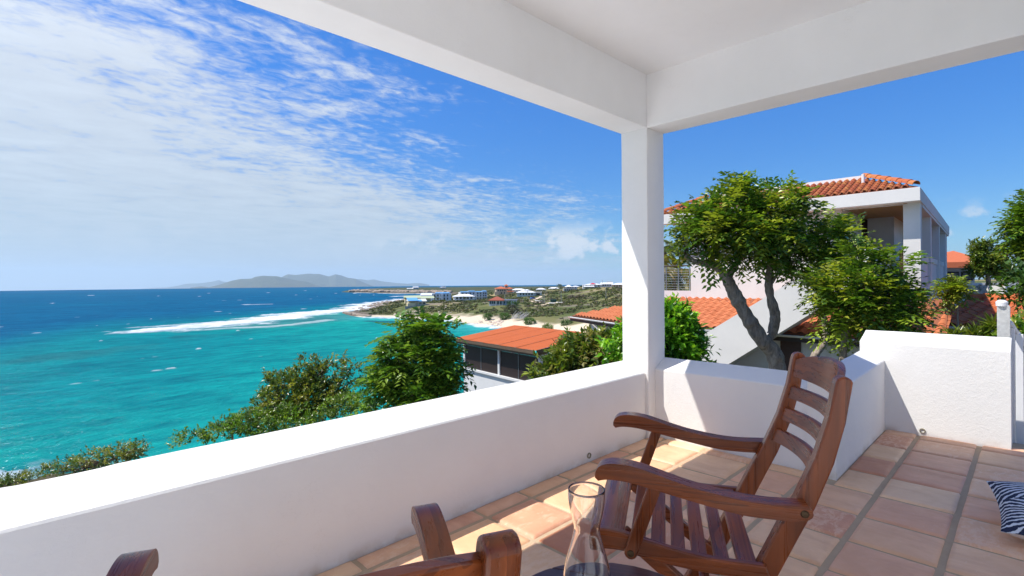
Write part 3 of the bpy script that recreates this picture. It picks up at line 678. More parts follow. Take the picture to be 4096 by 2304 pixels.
def sea_z(x, y):
    d = np.hypot(x, y); f = sea_foam(x, y, np.zeros_like(d)); far_ = sst(d, 900, 500)
    ph = (x*0.62+y*0.78)/11.0+fbm(x, y, 60, 51)*9; sw = np.sin(ph)*0.16*sst(fbm(x, y, 90, 55), 0.3, 0.6)*sst(d, 30, 70)
    return SEA-d*d/(2*RSEA)+far_*(sw+f*(0.25+0.9*(fbm(x, y, 5.0, 61)-0.35)))
def sea_col(x, y, z):
    d = np.hypot(x, y); az = np.degrees(np.arctan2(y, x)); ins = inside(x, y)
    db = sdist(x, y, beachP, False); dr = sdist(x, y, reefP, False)
    # which side of the reef: inside the lagoon the bottom is sand, outside it drops away
    nz = fbm(x, y, 60, 2); nf = fbm(x, y, 13, 5); 
    lag = np.array([sea_pt(*p) for p in ((-2500,1470),(-300,1470),(0,1440),(200,1395),(470,1345),(800,1315),(1100,1284),(1376,1250))])
    # depth proxy: distance beyond the lagoon line
    dl = sdist(x, y, lag, False); yl = np.interp(-az, -np.degrees(np.arctan2(lag[:, 1], lag[:, 0])), np.hypot(lag[:, 0], lag[:, 1]))
    order = np.argsort(np.degrees(np.arctan2(lag[:, 1], lag[:, 0]))); la = np.degrees(np.arctan2(lag[:, 1], lag[:, 0]))[order]; lr = np.hypot(lag[:, 0], lag[:, 1])[order]
    rl = np.interp(az, la, lr); beyond = np.log(d/rl)
    shallow = np.array((0.014, 0.335, 0.290)); mid = np.array((0.004, 0.225, 0.258)); deep = np.array((0.006, 0.122, 0.245)); pale = np.array((0.12, 0.45, 0.42))
    c = mixc(mid, shallow, sst(d+(nz-0.5)*40, 125, 55)*0.7+0.15*nz)
    c = mixc(c, shallow, sst(db, 120, 30)); c = mixc(c, pale, sst(db+(nf-0.5)*8, 26, 6)*0.8)
    c = mixc(c, pale, sst(d+(nz-0.5)*22, 64, 48)*0.35)
    # reef flat and weed
    patch = sst(fbm(x, y, 26, 8), 0.50, 0.62)*sst(dl, 46, 12)*sst(-beyond, -0.02, 0.10)
    c = mixc(c, (0.050, 0.135, 0.150), patch*0.5)
    weed = np.array([sea_pt(*p) for p in ((1480,1283),(1560,1286),(1640,1284))]); c = mixc(c, (0.035, 0.11, 0.14), sst(sdist(x, y, weed, False)+(nf-.5)*9, 7, 1)*0.85)
    flat = np.array([sea_pt(*p) for p in ((1050,1300),(1200,1288),(1330,1268),(1400,1262))]); c = mixc(c, (0.12, 0.235, 0.235), sst(sdist(x, y, flat, False)+(nf-.5)*26, 26, 6)*0.75)
    c = mixc(c, deep, sst(beyond+(nz-0.5)*0.22, -0.02, 0.50))
    c = mixc(c, (0.004, 0.145, 0.260), sst(fbm(x, y, 190, 12), 0.52, 0.68)*sst(beyond, 0.1, 0.5)*0.55)
    c = mixc(c, (0.005, 0.088, 0.215), sst(d, 1500, 6000)*0.8)
    foam = sea_foam(x, y, beyond)
    c = c*np.array((0.36, 0.77, 0.80))
    c = mixc(c, (0.66, 0.69, 0.70), foam)
    return c
def f_sea(t):
    a = t.new('ShaderNodeAttribute', attribute_name='tint'); col_ = a.outputs['Color']
    v = t.mapping(t.pos, (0.42, 1.0, 1), (0, 0, rad(38)))
    n1 = t.noise(v, 0.35, 6, 0.62, 0.3); n2 = t.noise(v, 1.6, 4, 0.6, 0.2); n0 = t.noise(v, 0.06, 4, 0.6)
    k = t.math('ADD', t.math('MULTIPLY', n1, 0.6), t.math('MULTIPLY', n0, 0.4))
    setc(t, t.mix(1.0, col_, t.mix(t.maprange(k, 0.36, 0.64), (0.50, 0.62, 0.72), (1.42, 1.28, 1.18)), 'MULTIPLY'))
    t.b['Roughness'].default_value = 0.6; t.b['Specular IOR Level'].default_value = 0.0
    h = t.math('ADD', t.math('MULTIPLY', n1, 1.0), t.math('MULTIPLY', n2, 0.35))
    nb = t.bump(h, 0.7, 1.6); t.l.new(nb, t.b['Normal'])
    gl = t.new('ShaderNodeBsdfGlossy'); gl.inputs['Roughness'].default_value = 0.16; t.l.new(nb, gl.inputs['Normal'])
    mx = t.new('ShaderNodeMixShader'); mx.inputs[0].default_value = 0.035; t.l.new(t.bsdf.outputs[0], mx.inputs[1]); t.l.new(gl.outputs[0], mx.inputs[2]); t.l.new(mx.outputs[0], t.out.inputs[0])
SEAM = mat('sea_water', f_sea)
sa = np.r_[np.arange(-60, 30, 3.0), np.arange(30, 95, 0.11), np.arange(95, 151, 2.0)]
sd = np.r_[np.exp(np.linspace(math.log(20), math.log(700), 420)), np.exp(np.linspace(math.log(705), math.log(3000), 60)), np.exp(np.linspace(math.log(3100), math.log(9000), 14))]
polar_mesh('sea', sa, sd, sea_z, sea_col, SEAM)

ISLM = mat('island_scrub', lambda t: (setc(t, t.mix(t.noise(t.pos, 0.004, 6, 0.7), (0.035, 0.060, 0.022), (0.13, 0.125, 0.065))), t.put(t.b['Roughness'], 1.0), t.l.new(t.bump(t.noise(t.pos, 0.006, 5, 0.7), 1.0, 90.0), t.b['Normal'])))
def island(name, label, prof, d, depth):
    """prof: skyline (px, py) of one ridge seen at distance d; the ridge falls to the sea front and back"""
    px = np.linspace(prof[0][0], prof[-1][0], 150); py = np.interp(px, [p[0] for p in prof], [p[1] for p in prof])
    rows = []; rnd = random.Random(len(prof)*7+int(d))
    for j, (q, hgt) in enumerate(((-1.0, 0.0), (-0.72, 0.28), (-0.45, 0.6), (-0.2, 0.86), (0.0, 1.0), (0.35, 0.7), (1.0, 0.0))):
        row = []
        for i, (a, b) in enumerate(zip(px, py)):
            r = ray(a, yh(a)); z = EYE+(yh(a)-b)/FPX*d
            b0 = -330.0; p = Vector((0, 0, 0))+r*(d+q*depth)
            h = b0+(z-b0)*hgt
            if 0 < hgt < 1: h += max(z+160, 0)*0.30*hgt*(mnoise.noise((p.x/1700, p.y/1700, j*1.7))+0.5*mnoise.noise((p.x/600, p.y/600, j*2.3)))
            elif hgt == 1: h += max(z+160, 0)*0.05*mnoise.noise((p.x/420, p.y/420, 5))
            row.append((p.x, p.y, max(h, b0)))
        rows.append(row)
    o = MB().grid(rows).build(name, ISLM, smooth=180); o['kind'] = 'structure'; o['label'] = label; return o
def I(*c): return [(500+x*0.5435, 900+y*0.5435) for x, y in c]
island('hills', 'nearer dark ridge of the island on the horizon', I((480,462),(560,452),(620,458),(700,438),(780,410),(850,395),(930,393),(960,380),(1010,374),(1060,378),(1120,376),(1190,392),(1250,405),(1330,415),(1400,440),(1460,458)), 13000, 2000)
island('hills', 'higher middle ridge of the island on the horizon', I((1080,440),(1165,378),(1200,364),(1250,368),(1300,362),(1350,358),(1390,360),(1430,360),(1500,378),(1550,362),(1590,370),(1640,388),(1700,395),(1750,420),(1800,440),(1830,450)), 17500, 2400)
island('hills', 'faint farthest ridge on the left of the island', I((130,468),(240,461),(300,460),(400,444),(450,432),(560,428),(640,416),(690,404),(720,415),(800,425),(900,430),(1000,440)), 26000, 2800)
island('hills', 'faint farthest ridge on the right of the island', I((1600,420),(1720,396),(1780,406),(1830,400),(1880,412),(1920,418),(1990,426),(2080,432),(2130,427),(2180,428),(2240,440)), 26000, 2800)

# the air: pale haze over land and sea
hzm = bpy.data.materials.new('sea_haze'); hzm.use_nodes = True; tt = NT(hzm.node_tree); oo = tt.new('ShaderNodeOutputMaterial'); pv = tt.new('ShaderNodeVolumePrincipled')
pv.inputs['Color'].default_value = (0.66, 0.84, 1.0, 1); pv.inputs['Density'].default_value = 0.000036; pv.inputs['Anisotropy'].default_value = 0.2
tt.l.new(pv.outputs[0], oo.inputs['Volume'])
HZ = MB().box(-34000, -34000, -340, 34000, 34000, 800).build('haze', hzm); HZ['kind'] = 'stuff'; HZ['label'] = 'thin pale sea haze lying over the bay'

# ------------------------------------------------------------------ things along the far shore
GLASSD = mat('dark_window', lambda t: (setc(t, (0.03, 0.035, 0.045)), t.put(t.b['Roughness'], 0.12)))
WHITEW = mat('white_house_wall', f_plaster((0.62, 0.62, 0.61), 0.6, 0, 0.3))
def paint(name, c, **k): return plain(name, c, k.pop('rough', 0.75), **k)
CREAM = paint('cream_wall', (0.66, 0.57, 0.36)); GREYW = paint('grey_block_wall', (0.34, 0.33, 0.31)); BEIGE = paint('beige_wall', (0.52, 0.42, 0.30)); PALEB = paint('pale_blue_wall', (0.58, 0.61, 0.66))
R_WHITE = paint('white_sheet_roof', (0.78, 0.78, 0.77)); R_BLUE = paint('blue_sheet_roof', (0.11, 0.33, 0.62)); R_RED = paint('red_clay_roof', (0.50, 0.13, 0.05)); R_MAROON = paint('maroon_roof', (0.30, 0.07, 0.035)); R_GREEN = paint('pale_green_roof', (0.42, 0.48, 0.30)); R_CRIM = paint('crimson_roof', (0.60, 0.04, 0.07)); R_GREY = paint('grey_slate_roof', (0.10, 0.12, 0.16))
CAMROT = math.atan2(Rv.y, Rv.x)
def far_root(name, label, px, py, d, yaw=0, cat='house', group='houses on the far shore'):
    p = at(px, py, d); r = ray(px, yh(px)); a = math.atan2(r.y, r.x)-math.pi/2
    o = thing(name, label, cat, p, a+rad(yaw), group); o['_d'] = d; return o
def blockw(root, x0, x1, y0, y1, z0, z1, wall, wins=(), nm='wall', side=()):
    MB().box(x0, y0, z0-2.5, x1, y1, z1).build(nm, wall, root)
    for (cx, cz_, w, h) in wins:
        f = MB().box(cx-w/2, y0-0.10, cz_-h/2, cx+w/2, y0+0.02, cz_+h/2).build('window', GLASSD, root)
    for (cy, cz_, w, h) in side:
        MB().box(x1-0.02, cy-w/2, cz_-h/2, x1+0.10, cy+w/2, cz_+h/2).build('window', GLASSD, root)
def hip(root, x0, x1, y0, y1, z, rise, over, m_, nm='roof', flat=0.0):
    x0 -= over; x1 += over; y0 -= over; y1 += over; w, dp = x1-x0, y1-y0; k = min(w, dp)/2*(1-flat)
    t = [(x0+k, y0+k, z+rise), (x1-k, y0+k, z+rise), (x1-k, y1-k, z+rise), (x0+k, y1-k, z+rise)]
    b = [(x0, y0, z), (x1, y0, z), (x1, y1, z), (x0, y1, z)]; b2 = [(x, y, z-0.25) for x, y, _ in b]
    return MB().add(b2+b+t, [(3,2,1,0),(0,1,5,4),(1,2,6,5),(2,3,7,6),(3,0,4,7),(4,5,9,8),(5,6,10,9),(6,7,11,10),(7,4,8,11),(8,9,10,11)]).build(nm, m_, root)
def shed(root, x0, x1, y0, y1, z0, z1, m_, nm='roof', over=0.4):   # mono-pitch, z0 at the front
    return MB().hexa([(x0-over, y0-over, z0), (x1+over, y0-over, z0), (x1+over, y1+over, z1), (x0-over, y1+over, z1), (x0-over, y0-over, z0+0.25), (x1+over, y0-over, z0+0.25), (x1+over, y1+over, z1+0.25), (x0-over, y1+over, z1+0.25)]).build(nm, m_, root)
def gable(root, x0, x1, y0, y1, z, rise, over, m_, nm='roof'):      # ridge runs along x
    ym = (y0+y1)/2
    return MB().add([(x0-over, y0-over, z), (x1+over, y0-over, z), (x1+over, ym, z+rise), (x0-over, ym, z+rise), (x1+over, y1+over, z), (x0-over, y1+over, z)], [(0,1,2,3),(3,2,4,5),(0,3,5),(1,4,2)]).build(nm, m_, root)
def rowwin(x0, x1, n, z, w, h): return [(x0+(x1-x0)*(i+0.5)/n, z, w, h) for i in range(n)]
def S2(px0, px1, d): return (px1-px0)/FPX*d
# cream cottage with a bright blue roof on the point
d = 340; r = far_root('cottage', 'cream cottage with bright blue roof and white porch, nearest the point', 1668, 1223, d, 10)
blockw(r, -5.5, 6.2, 0, 9, 0, 3.0, CREAM, rowwin(1.2, 6, 2, 1.6, 1.1, 1.3)); blockw(r, -6.6, -1.6, -2.6, 2, 0, 1.9, CREAM, [])
gable(r, -5.5, 6.2, 0, 9, 3.0, 1.5, 0.5, paint('cream_roof', (0.60, 0.60, 0.58))); shed(r, -5.8, 0.4, -2.6, 5, 3.3, 5.0, R_BLUE); shed(r, 0.0, 2.6, -2.4, 2, 2.9, 3.8, R_BLUE)
for x in (-1.2, 0.4, 2.2): MB().box(x-0.12, -2.4, -1, x+0.12, -2.16, 2.95).build('porch_post', WHITEW, r)
MB().box(-8.5, -4.2, -2, 14, -3.9, 0.1).build('garden_wall', GREYW, r)
r = far_root('house', 'pale green-roofed house behind the cream cottage', 1680, 1205, 385, 5); blockw(r, -11, 8, 0, 8, 0, 2.6, CREAM, rowwin(-8, 6, 5, 1.4, 1, 1.2)); gable(r, -11, 0, 0, 9, 2.6, 1.7, 0.6, R_GREEN); gable(r, 1, 10, -2, 8, 2.3, 1.5, 0.6, R_GREEN)
r = far_root('apartment_block', 'left white apartment block with blue roof strips above the cottage', 1742, 1203, 430, -6, 'apartment block')
blockw(r, -3, 12.5, 0, 10, 0, 6.2, PALEB, rowwin(-2, 11.5, 5, 1.7, 1.1, 1.7)+rowwin(-2, 11.5, 5, 4.4, 1.1, 1.7)); blockw(r, -12.5, -3.0, 1.5, 11, 0, 4.6, PALEB, rowwin(-11, -4, 3, 2.2, 1.1, 1.5)); gable(r, -12.5, -3, 1.5, 11, 4.6, 1.9, 0.4, PALEB); shed(r, 0, 11, 0.3, 6, 6.15, 6.7, R_BLUE); blockw(r, 4.6, 6.6, -0.9, 0.1, 0, 5.4, PALEB, [], 'stair_tower')
r = far_root('villa', 'two-storey white villa with white hipped roof and a palm in front', 1857, 1211, 400, 4, 'villa')
blockw(r, -8, 8, 0, 9, 0, 5.0, WHITEW, rowwin(-7, 7, 5, 3.7, 1.6, 1.4)+rowwin(-7, -1, 2, 1.3, 2.0, 1.6)); hip(r, -8, 8, 0, 9, 5.0, 1.7, 0.8, R_WHITE); blockw(r, -9.5, -4, -2.5, 0, 0, 2.2, WHITEW, []); MB().box(-8, -1.3, 2.45, 8, 0.01, 2.65).build('balcony', WHITEW, r)
r = far_root('apartment_block', 'right white apartment block of three storeys with blue roof edges', 1897, 1201, 462, 12, 'apartment block')
for i, (x0, x1, h) in enumerate(((-12.5, -5.2, 7.3), (-5.2, 1.5, 7.9), (1.5, 7.6, 7.4), (7.6, 12.2, 7.9))):
    blockw(r, x0, x1-0.06, 0.6*(i % 2), 11, 0, h, PALEB if i % 2 else WHITEW, rowwin(x0+0.4, x1-0.4, 2, 1.5, 1.1, 1.6)+rowwin(x0+0.4, x1-0.4, 2, 4.0, 1.1, 1.6)+rowwin(x0+0.4, x1-0.4, 2, 6.2, 1.1, 1.3)); shed(r, x0+0.3, x1-0.5, 0.6*(i % 2)+0.2, 4, h, h+0.45, R_BLUE, over=0.2)
    MB().box(x0+0.5, -0.9, 2.7, x1-0.6, 0.0, 3.4).build('balcony', WHITEW, r)
r = far_root('bungalow', 'white bungalow with pyramid maroon roof and veranda arches', 2003, 1220, 300, -8, 'bungalow')
blockw(r, -7, 1, 0, 7, 0, 2.6, WHITEW, [(-6.2, 1.5, 0.9, 1.7), (-5.0, 1.5, 0.9, 1.7), (-3.8, 1.5, 0.9, 1.7), (-1.6, 1.3, 1.1, 1.9), (0.1, 1.3, 1.0, 1.9)]); hip(r, -7, 1.6, -0.5, 7, 2.8, 2.1, 0.5, R_MAROON); blockw(r, 1, 8.8, 1, 6, 0, 2.5, WHITEW, rowwin(1.4, 6, 3, 1.4, 0.9, 1.4)); shed(r, 1.6, 9.2, 1, 6, 2.5, 2.9, R_GREY)
for x in (-3.0, -0.8, 0.9): MB().box(x-0.14, -0.75, -1, x+0.14, -0.47, 2.7).build('porch_post', WHITEW, r)
r = far_root('hotel', 'sand-coloured hotel with terracotta hip roofs and a small tower', 2016, 1178, 520, 8, 'hotel')
blockw(r, -8, 3, 0, 10, 0, 6.0, BEIGE, rowwin(-7, 2, 4, 4.2, 1.4, 1.5)+rowwin(-7, 2, 3, 1.6, 1.5, 1.6)); hip(r, -8, 3, 0, 10, 6.0, 2.2, 0.7, R_RED); blockw(r, 3, 8.5, -1, 8, 0, 4.8, BEIGE, rowwin(3.4, 8, 2, 3.4, 1.3, 1.3)); hip(r, 3, 8.6, -1, 8, 5.9, 1.7, 0.6, R_RED); blockw(r, 1.2, 4.4, 2, 5, 6, 9.0, BEIGE, [(2.8, 8.2, 1.6, 0.9)], 'tower'); hip(r, 1.2, 4.4, 2, 5, 9.0, 1.5, 0.5, R_RED); shed(r, 3.4, 9.6, -3, -1, 2.9, 3.5, R_RED); MB().box(-9.8, -2, -2, -5, 0, 3.0).build('terrace', BEIGE, r)
r = far_root('bungalow', 'wide white bungalow with white hipped roof beside the dirt road', 2110, 1185, 430, 0, 'bungalow')
blockw(r, -9, 6, 0, 10, 0, 3.2, WHITEW, rowwin(-7, 5, 5, 1.8, 1.2, 1.4)); hip(r, -9, 6, 0, 10, 3.2, 1.9, 0.8, R_WHITE); hip(r, -3, 2, 2, 8, 4.9, 0.9, 0.2, R_WHITE); blockw(r, 6, 12, 2, 8, 0, 3.0, WHITEW, [(9, 1.4, 3.2, 2.0)], 'garage'); shed(r, 6, 12, 2, 8, 3.0, 3.3, GREYW)
for k, (px0, px1, py, dd, lab) in enumerate(((2046, 2100, 1166, 560, 'long low white roof left of the far palm, behind the wide bungalow'), (2145, 2182, 1163, 600, 'white pyramid roof between the dirt road and the palm'), (2196, 2238, 1159, 650, 'low white roof just left of the tall palm'))):
    w = S2(px0, px1, dd); r = far_root('house', lab, (px0+px1)/2, py, dd, 4*k-4); blockw(r, -w/2, w/2, 0, 8, 0, 1.7, WHITEW, rowwin(-w/2+1, w/2-1, 4, 0.8, 1.0, 1.0)); hip(r, -w/2, w/2, 0, 8, 1.7, 1.5, 0.6, R_WHITE)
r = far_root('house', 'grey flat block house with white hipped upper floor on the hillside', 2278, 1168, 480, 6)
blockw(r, -5.4, 5.4, 0, 8, 0, 3.6, GREYW, rowwin(-5, 5, 5, 2.0, 0.9, 1.2)); blockw(r, -2.5, 7.5, 3, 10, 3.6, 5.0, WHITEW, rowwin(-2, 7, 4, 4.4, 1.2, 0.7)); hip(r, -3, 2.6, 2, 10, 5.0, 1.7, 0.5, R_WHITE); hip(r, 2.6, 10, 4, 10, 4.9, 0.9, 0.5, R_WHITE)
for k, (px0, px1, py, dd, wl, rf_, lab) in enumerate(((2332, 2408, 1150, 430, WHITEW, R_WHITE, 'white ridge-top house with a small crimson roof dome'), (2404, 2450, 1147, 440, PALEB, R_WHITE, 'white gabled house in the middle of the ridge row'), (2448, 2500, 1150, 425, BEIGE, R_WHITE, 'beige ridge house with white roof next to the porch column'))):
    w = S2(px0, px1, dd); r = far_root('house', lab, (px0+px1)/2, py, dd, 5-5*k); blockw(r, -w/2, w/2, 0, 8, 0, 2.4, wl, rowwin(-w/2+1, w/2-1, 4, 1.3, 1.1, 1.1))
    if k == 0: hip(r, -w/2+2, w/2, 0, 9, 2.4, 0.9, 0.5, rf_); hip(r, -1.5, 2.6, 0.5, 6, 3.0, 0.9, 0.2, R_CRIM, 'dome'); shed(r, -w/2+1, 1, -3, 0, 0.6, 1.3, R_WHITE, 'porch_roof')
    elif k == 1: gable(r, -w/2, w/2, 0, 8, 2.3, 1.3, 0.4, rf_); blockw(r, 0, 5, 5, 9, 2, 4.3, BEIGE, [], 'upper_floor')
    else: hip(r, -w/2, w/2+3, 0, 9, 2.5, 1.3, 0.8, rf_); hip(r, 2, 7, 3, 8, 3.6, 0.9, 0.3, R_WHITE, 'lantern_roof')
r = far_root('warehouse', 'white shed with lean-to alone on the far headland', 1655, 1157, 1050, 5, 'warehouse'); blockw(r, -1, 10, 0, 12, 0, 4.0, WHITEW, rowwin(0, 9, 4, 2, 1, 1.2)); gable(r, -1, 10, 0, 12, 4, 1.2, 0.3, R_WHITE); blockw(r, -13, -1, 2, 10, 0, 1.2, WHITEW, []); shed(r, -13, -1, 2, 10, 1.2, 2.0, R_WHITE)
r = far_root('villa', 'small white villa in trees on the far headland', 1770, 1154, 1100, -5, 'villa'); blockw(r, -7, 7, 0, 10, 0, 2.6, WHITEW, rowwin(-6, 6, 5, 1.4, 1.2, 1.2)); blockw(r, -1, 6, 2, 9, 2.6, 4.4, WHITEW, rowwin(0, 5, 3, 3.5, 1, 1)); hip(r, -7, 7, 0, 10, 2.6, 0.9, 0.4, R_WHITE)

# dirt road climbing between the houses
def road(pts, w):
    P = [at(*p) for p in pts]; P = [Vector(p) for p in spline([tuple(p) for p in P], 6)]; rows = []
    for i, p in enumerate(P):
        dv = (P[min(i+1, len(P)-1)]-P[max(i-1, 0)]); nv = Vector((-dv.y, dv.x, 0)).normalized(); row = []
        for k in (-0.5, -0.2, 0.2, 0.5):
            q = p+nv*w*k; row.append((q.x, q.y, hz(q.x, q.y)+0.5-abs(k)*0.3))
        rows.append(row)
    return MB().grid(rows)
ROADM = plain('dirt_road', (0.58, 0.46, 0.31), 0.95, scale=0.5)
struct(road([(2203, 1169, 470), (2188, 1177, 440), (2165, 1185, 410), (2140, 1193, 385), (2128, 1201, 365), (2140, 1209, 345), (2170, 1213, 330), (2195, 1214, 325), (2235, 1212, 322)], 4.5).build('road', ROADM))
struct(road([(2135, 1223, 300), (2165, 1220, 305), (2195, 1214, 322)], 3.0).build('path', ROADM))
# utility poles
POLEM = plain('weathered_pole', (0.33, 0.33, 0.31), 0.8)
for px, y0, y1, dd, lab, arm in ((2020, 1192, 1171, 330, 'utility pole in front of the hotel', 0), (2110, 1186, 1161, 380, 'pole before the wide white bungalow', 0), (2172, 1216, 1178, 315, 'left of the two poles standing close together by the road', 0), (2178, 1215, 1170, 318, 'right of the two poles standing close together by the road', 0), (2245, 1208, 1164, 320, 'street lamp pole with arm on the hillside road', 1), (2424, 1191, 1146, 300, 'lone tall pole on the hill below the ridge houses', 2), (2103, 1165, 1147, 540, 'thin pole behind the low white roofs', 0), (2184, 1180, 1150, 440, 'pole at the top of the dirt road', 0), (2226, 1160, 1137, 560, 'tall pole beside the palm', 0), (2410, 1142, 1120, 430, 'pole among the ridge roofs', 0)):
    p = at(px, y0, dd); q = at(px, y1, dd); r = thing('utility_pole', lab, 'pole', p, CAMROT, 'utility poles on the hillside'); h = q.z-p.z
    MB().tube([(0, 0, -2), (0, 0, h)], [0.17, 0.12], 6).build('shaft', POLEM, r)
    if arm: MB().tube([(0, 0, h-0.3), (-1.5 if arm == 1 else 0.9, 0, h-0.05 if arm == 1 else h-1.2)], 0.09, 5).build('arm', POLEM, r)
# blue car and green bin by the road
p = at(2131, 1197, 372); r = thing('parked_car', 'small blue car parked where the dirt road bends', 'car', p, CAMROT+0.6)
BLUECAR = plain('blue_car_paint', (0.03, 0.09, 0.28), 0.3)
MB().prism([(-2.1, 0.3), (2.1, 0.3), (2.1, 0.8), (1.1, 0.95), (0.6, 1.45), (-1.2, 1.45), (-1.9, 0.95), (-2.1, 0.8)], -0.85, 0.85).build('body', BLUECAR, r)
for x in (-1.3, 1.3):
    for y in (-0.86, 0.86): MB().prism([(x+0.32*math.cos(a*math.pi/5), 0.32+0.32*math.sin(a*math.pi/5)) for a in range(10)], y-0.1, y+0.1).build('wheel', GLASSD, r)
p = at(2213, 1208, 318); r = thing('rubbish_skip', 'dark green rubbish skip at the roadside', 'skip', p, CAMROT)
GREENB = plain('green_skip_paint', (0.03, 0.10, 0.06), 0.6); MB().add([(-1.6, -0.8, 0), (1.6, -0.8, 0), (1.6, 0.8, 0), (-1.6, 0.8, 0), (-2.0, -0.9, 1.5), (2.0, -0.9, 1.5), (2.0, 0.9, 1.5), (-2.0, 0.9, 1.5)], [(0,3,2,1),(4,5,6,7),(0,1,5,4),(1,2,6,5),(2,3,7,6),(3,0,4,7)]).build('body', GREENB, r); MB().box(-2.05, -0.95, 1.5, 2.05, 0.95, 1.62).build('lid', GREENB, r)
# pale retaining walls along the road
for px0, px1, py, dd, lab in ((2140, 2168, 1205, 345, 'short white roadside wall near the blue car'), (2195, 2222, 1214, 318, 'low white roadside wall left of the green skip'), (2225, 2250, 1212, 322, 'low pale wall at the foot of the street lamp')):
    a, b = at(px0, py, dd), at(px1, py+2, dd-6); r = tag(MB().hexa([tuple(a+Vector((0, 0, -1))), tuple(b+Vector((0, 0, -1))), tuple(b+Vector((.3, .3, -1))), tuple(a+Vector((.3, .3, -1))), tuple(a+Vector((0, 0, 0.8))), tuple(b+Vector((0, 0, 0.8))), tuple(b+Vector((.3, .3, .8))), tuple(a+Vector((.3, .3, .8)))]).build('retaining_wall', WHITEW), lab, 'wall', 'roadside walls')

# ------------------------------------------------------------------ foliage machinery
def f_leaf(gloss=0.4, trans=0.35):
    def fn(t):
        a = t.new('ShaderNodeAttribute', attribute_name='tint'); c = a.outputs['Color']; setc(t, c)
        t.b['Roughness'].default_value = gloss; t.b['Specular IOR Level'].default_value = 0.5
        tr_ = t.new('ShaderNodeBsdfTranslucent'); t.l.new(t.mix(1.0, c, (1.35, 1.5, 0.55), 'MULTIPLY'), tr_.inputs[0])
        mx = t.new('ShaderNodeMixShader'); mx.inputs[0].default_value = trans; t.l.new(t.bsdf.outputs[0], mx.inputs[1]); t.l.new(tr_.outputs[0], mx.inputs[2]); t.l.new(mx.outputs[0], t.out.inputs[0])
    return fn
LEAF = mat('glossy_leaf', f_leaf(0.30, 0.33)); SCRUB = mat('dry_scrub_leaf', f_leaf(0.7, 0.2))
def leaf_mesh(name, pos, dr, nr, L, W, colr, matr, fold=0.25):
    n = len(pos); dr = dr/np.linalg.norm(dr, axis=1, keepdims=True); side = np.cross(dr, nr); side /= np.linalg.norm(side, axis=1, keepdims=True)+1e-9; nn = np.cross(side, dr)
    L = L[:, None]; W = W[:, None]
    V = np.stack([pos, pos+dr*L*0.42+side*W+nn*W*fold, pos+dr*L-nn*L*0.10, pos+dr*L*0.42-side*W+nn*W*fold], 1).reshape(-1, 3)
    b = np.arange(n)[:, None]*4; Fc = np.concatenate([b+[0, 1, 2], b+[0, 2, 3]], 1).reshape(-1, 3)
    me = bpy.data.meshes.new(name); me.vertices.add(len(V)); me.vertices.foreach_set('co', V.astype(np.float32).ravel()); me.loops.add(Fc.size); me.loops.foreach_set('vertex_index', Fc.ravel()); me.polygons.add(len(Fc)); me.polygons.foreach_set('loop_start', np.arange(0, Fc.size, 3)); me.polygons.foreach_set('loop_total', np.full(len(Fc), 3)); me.update(calc_edges=True)
    c = np.repeat(np.c_[colr, np.ones(n)], 4, 0); at_ = me.color_attributes.new('tint', 'FLOAT_COLOR', 'POINT'); at_.data.foreach_set('color', c.ravel())
    me.materials.append(matr); return me
def rdir(rng, n): v = rng.normal(size=(n, 3)); return v/np.linalg.norm(v, axis=1, keepdims=True)
def pal(rng, n, cols, w=None): i = rng.choice(len(cols), n, p=w); c = np.array(cols)[i]; return c*rng.uniform(0.75, 1.25, (n, 1))
GREENS = [(0.030, 0.075, 0.012), (0.045, 0.105, 0.014), (0.070, 0.135, 0.016), (0.105, 0.155, 0.020), (0.022, 0.055, 0.014)]
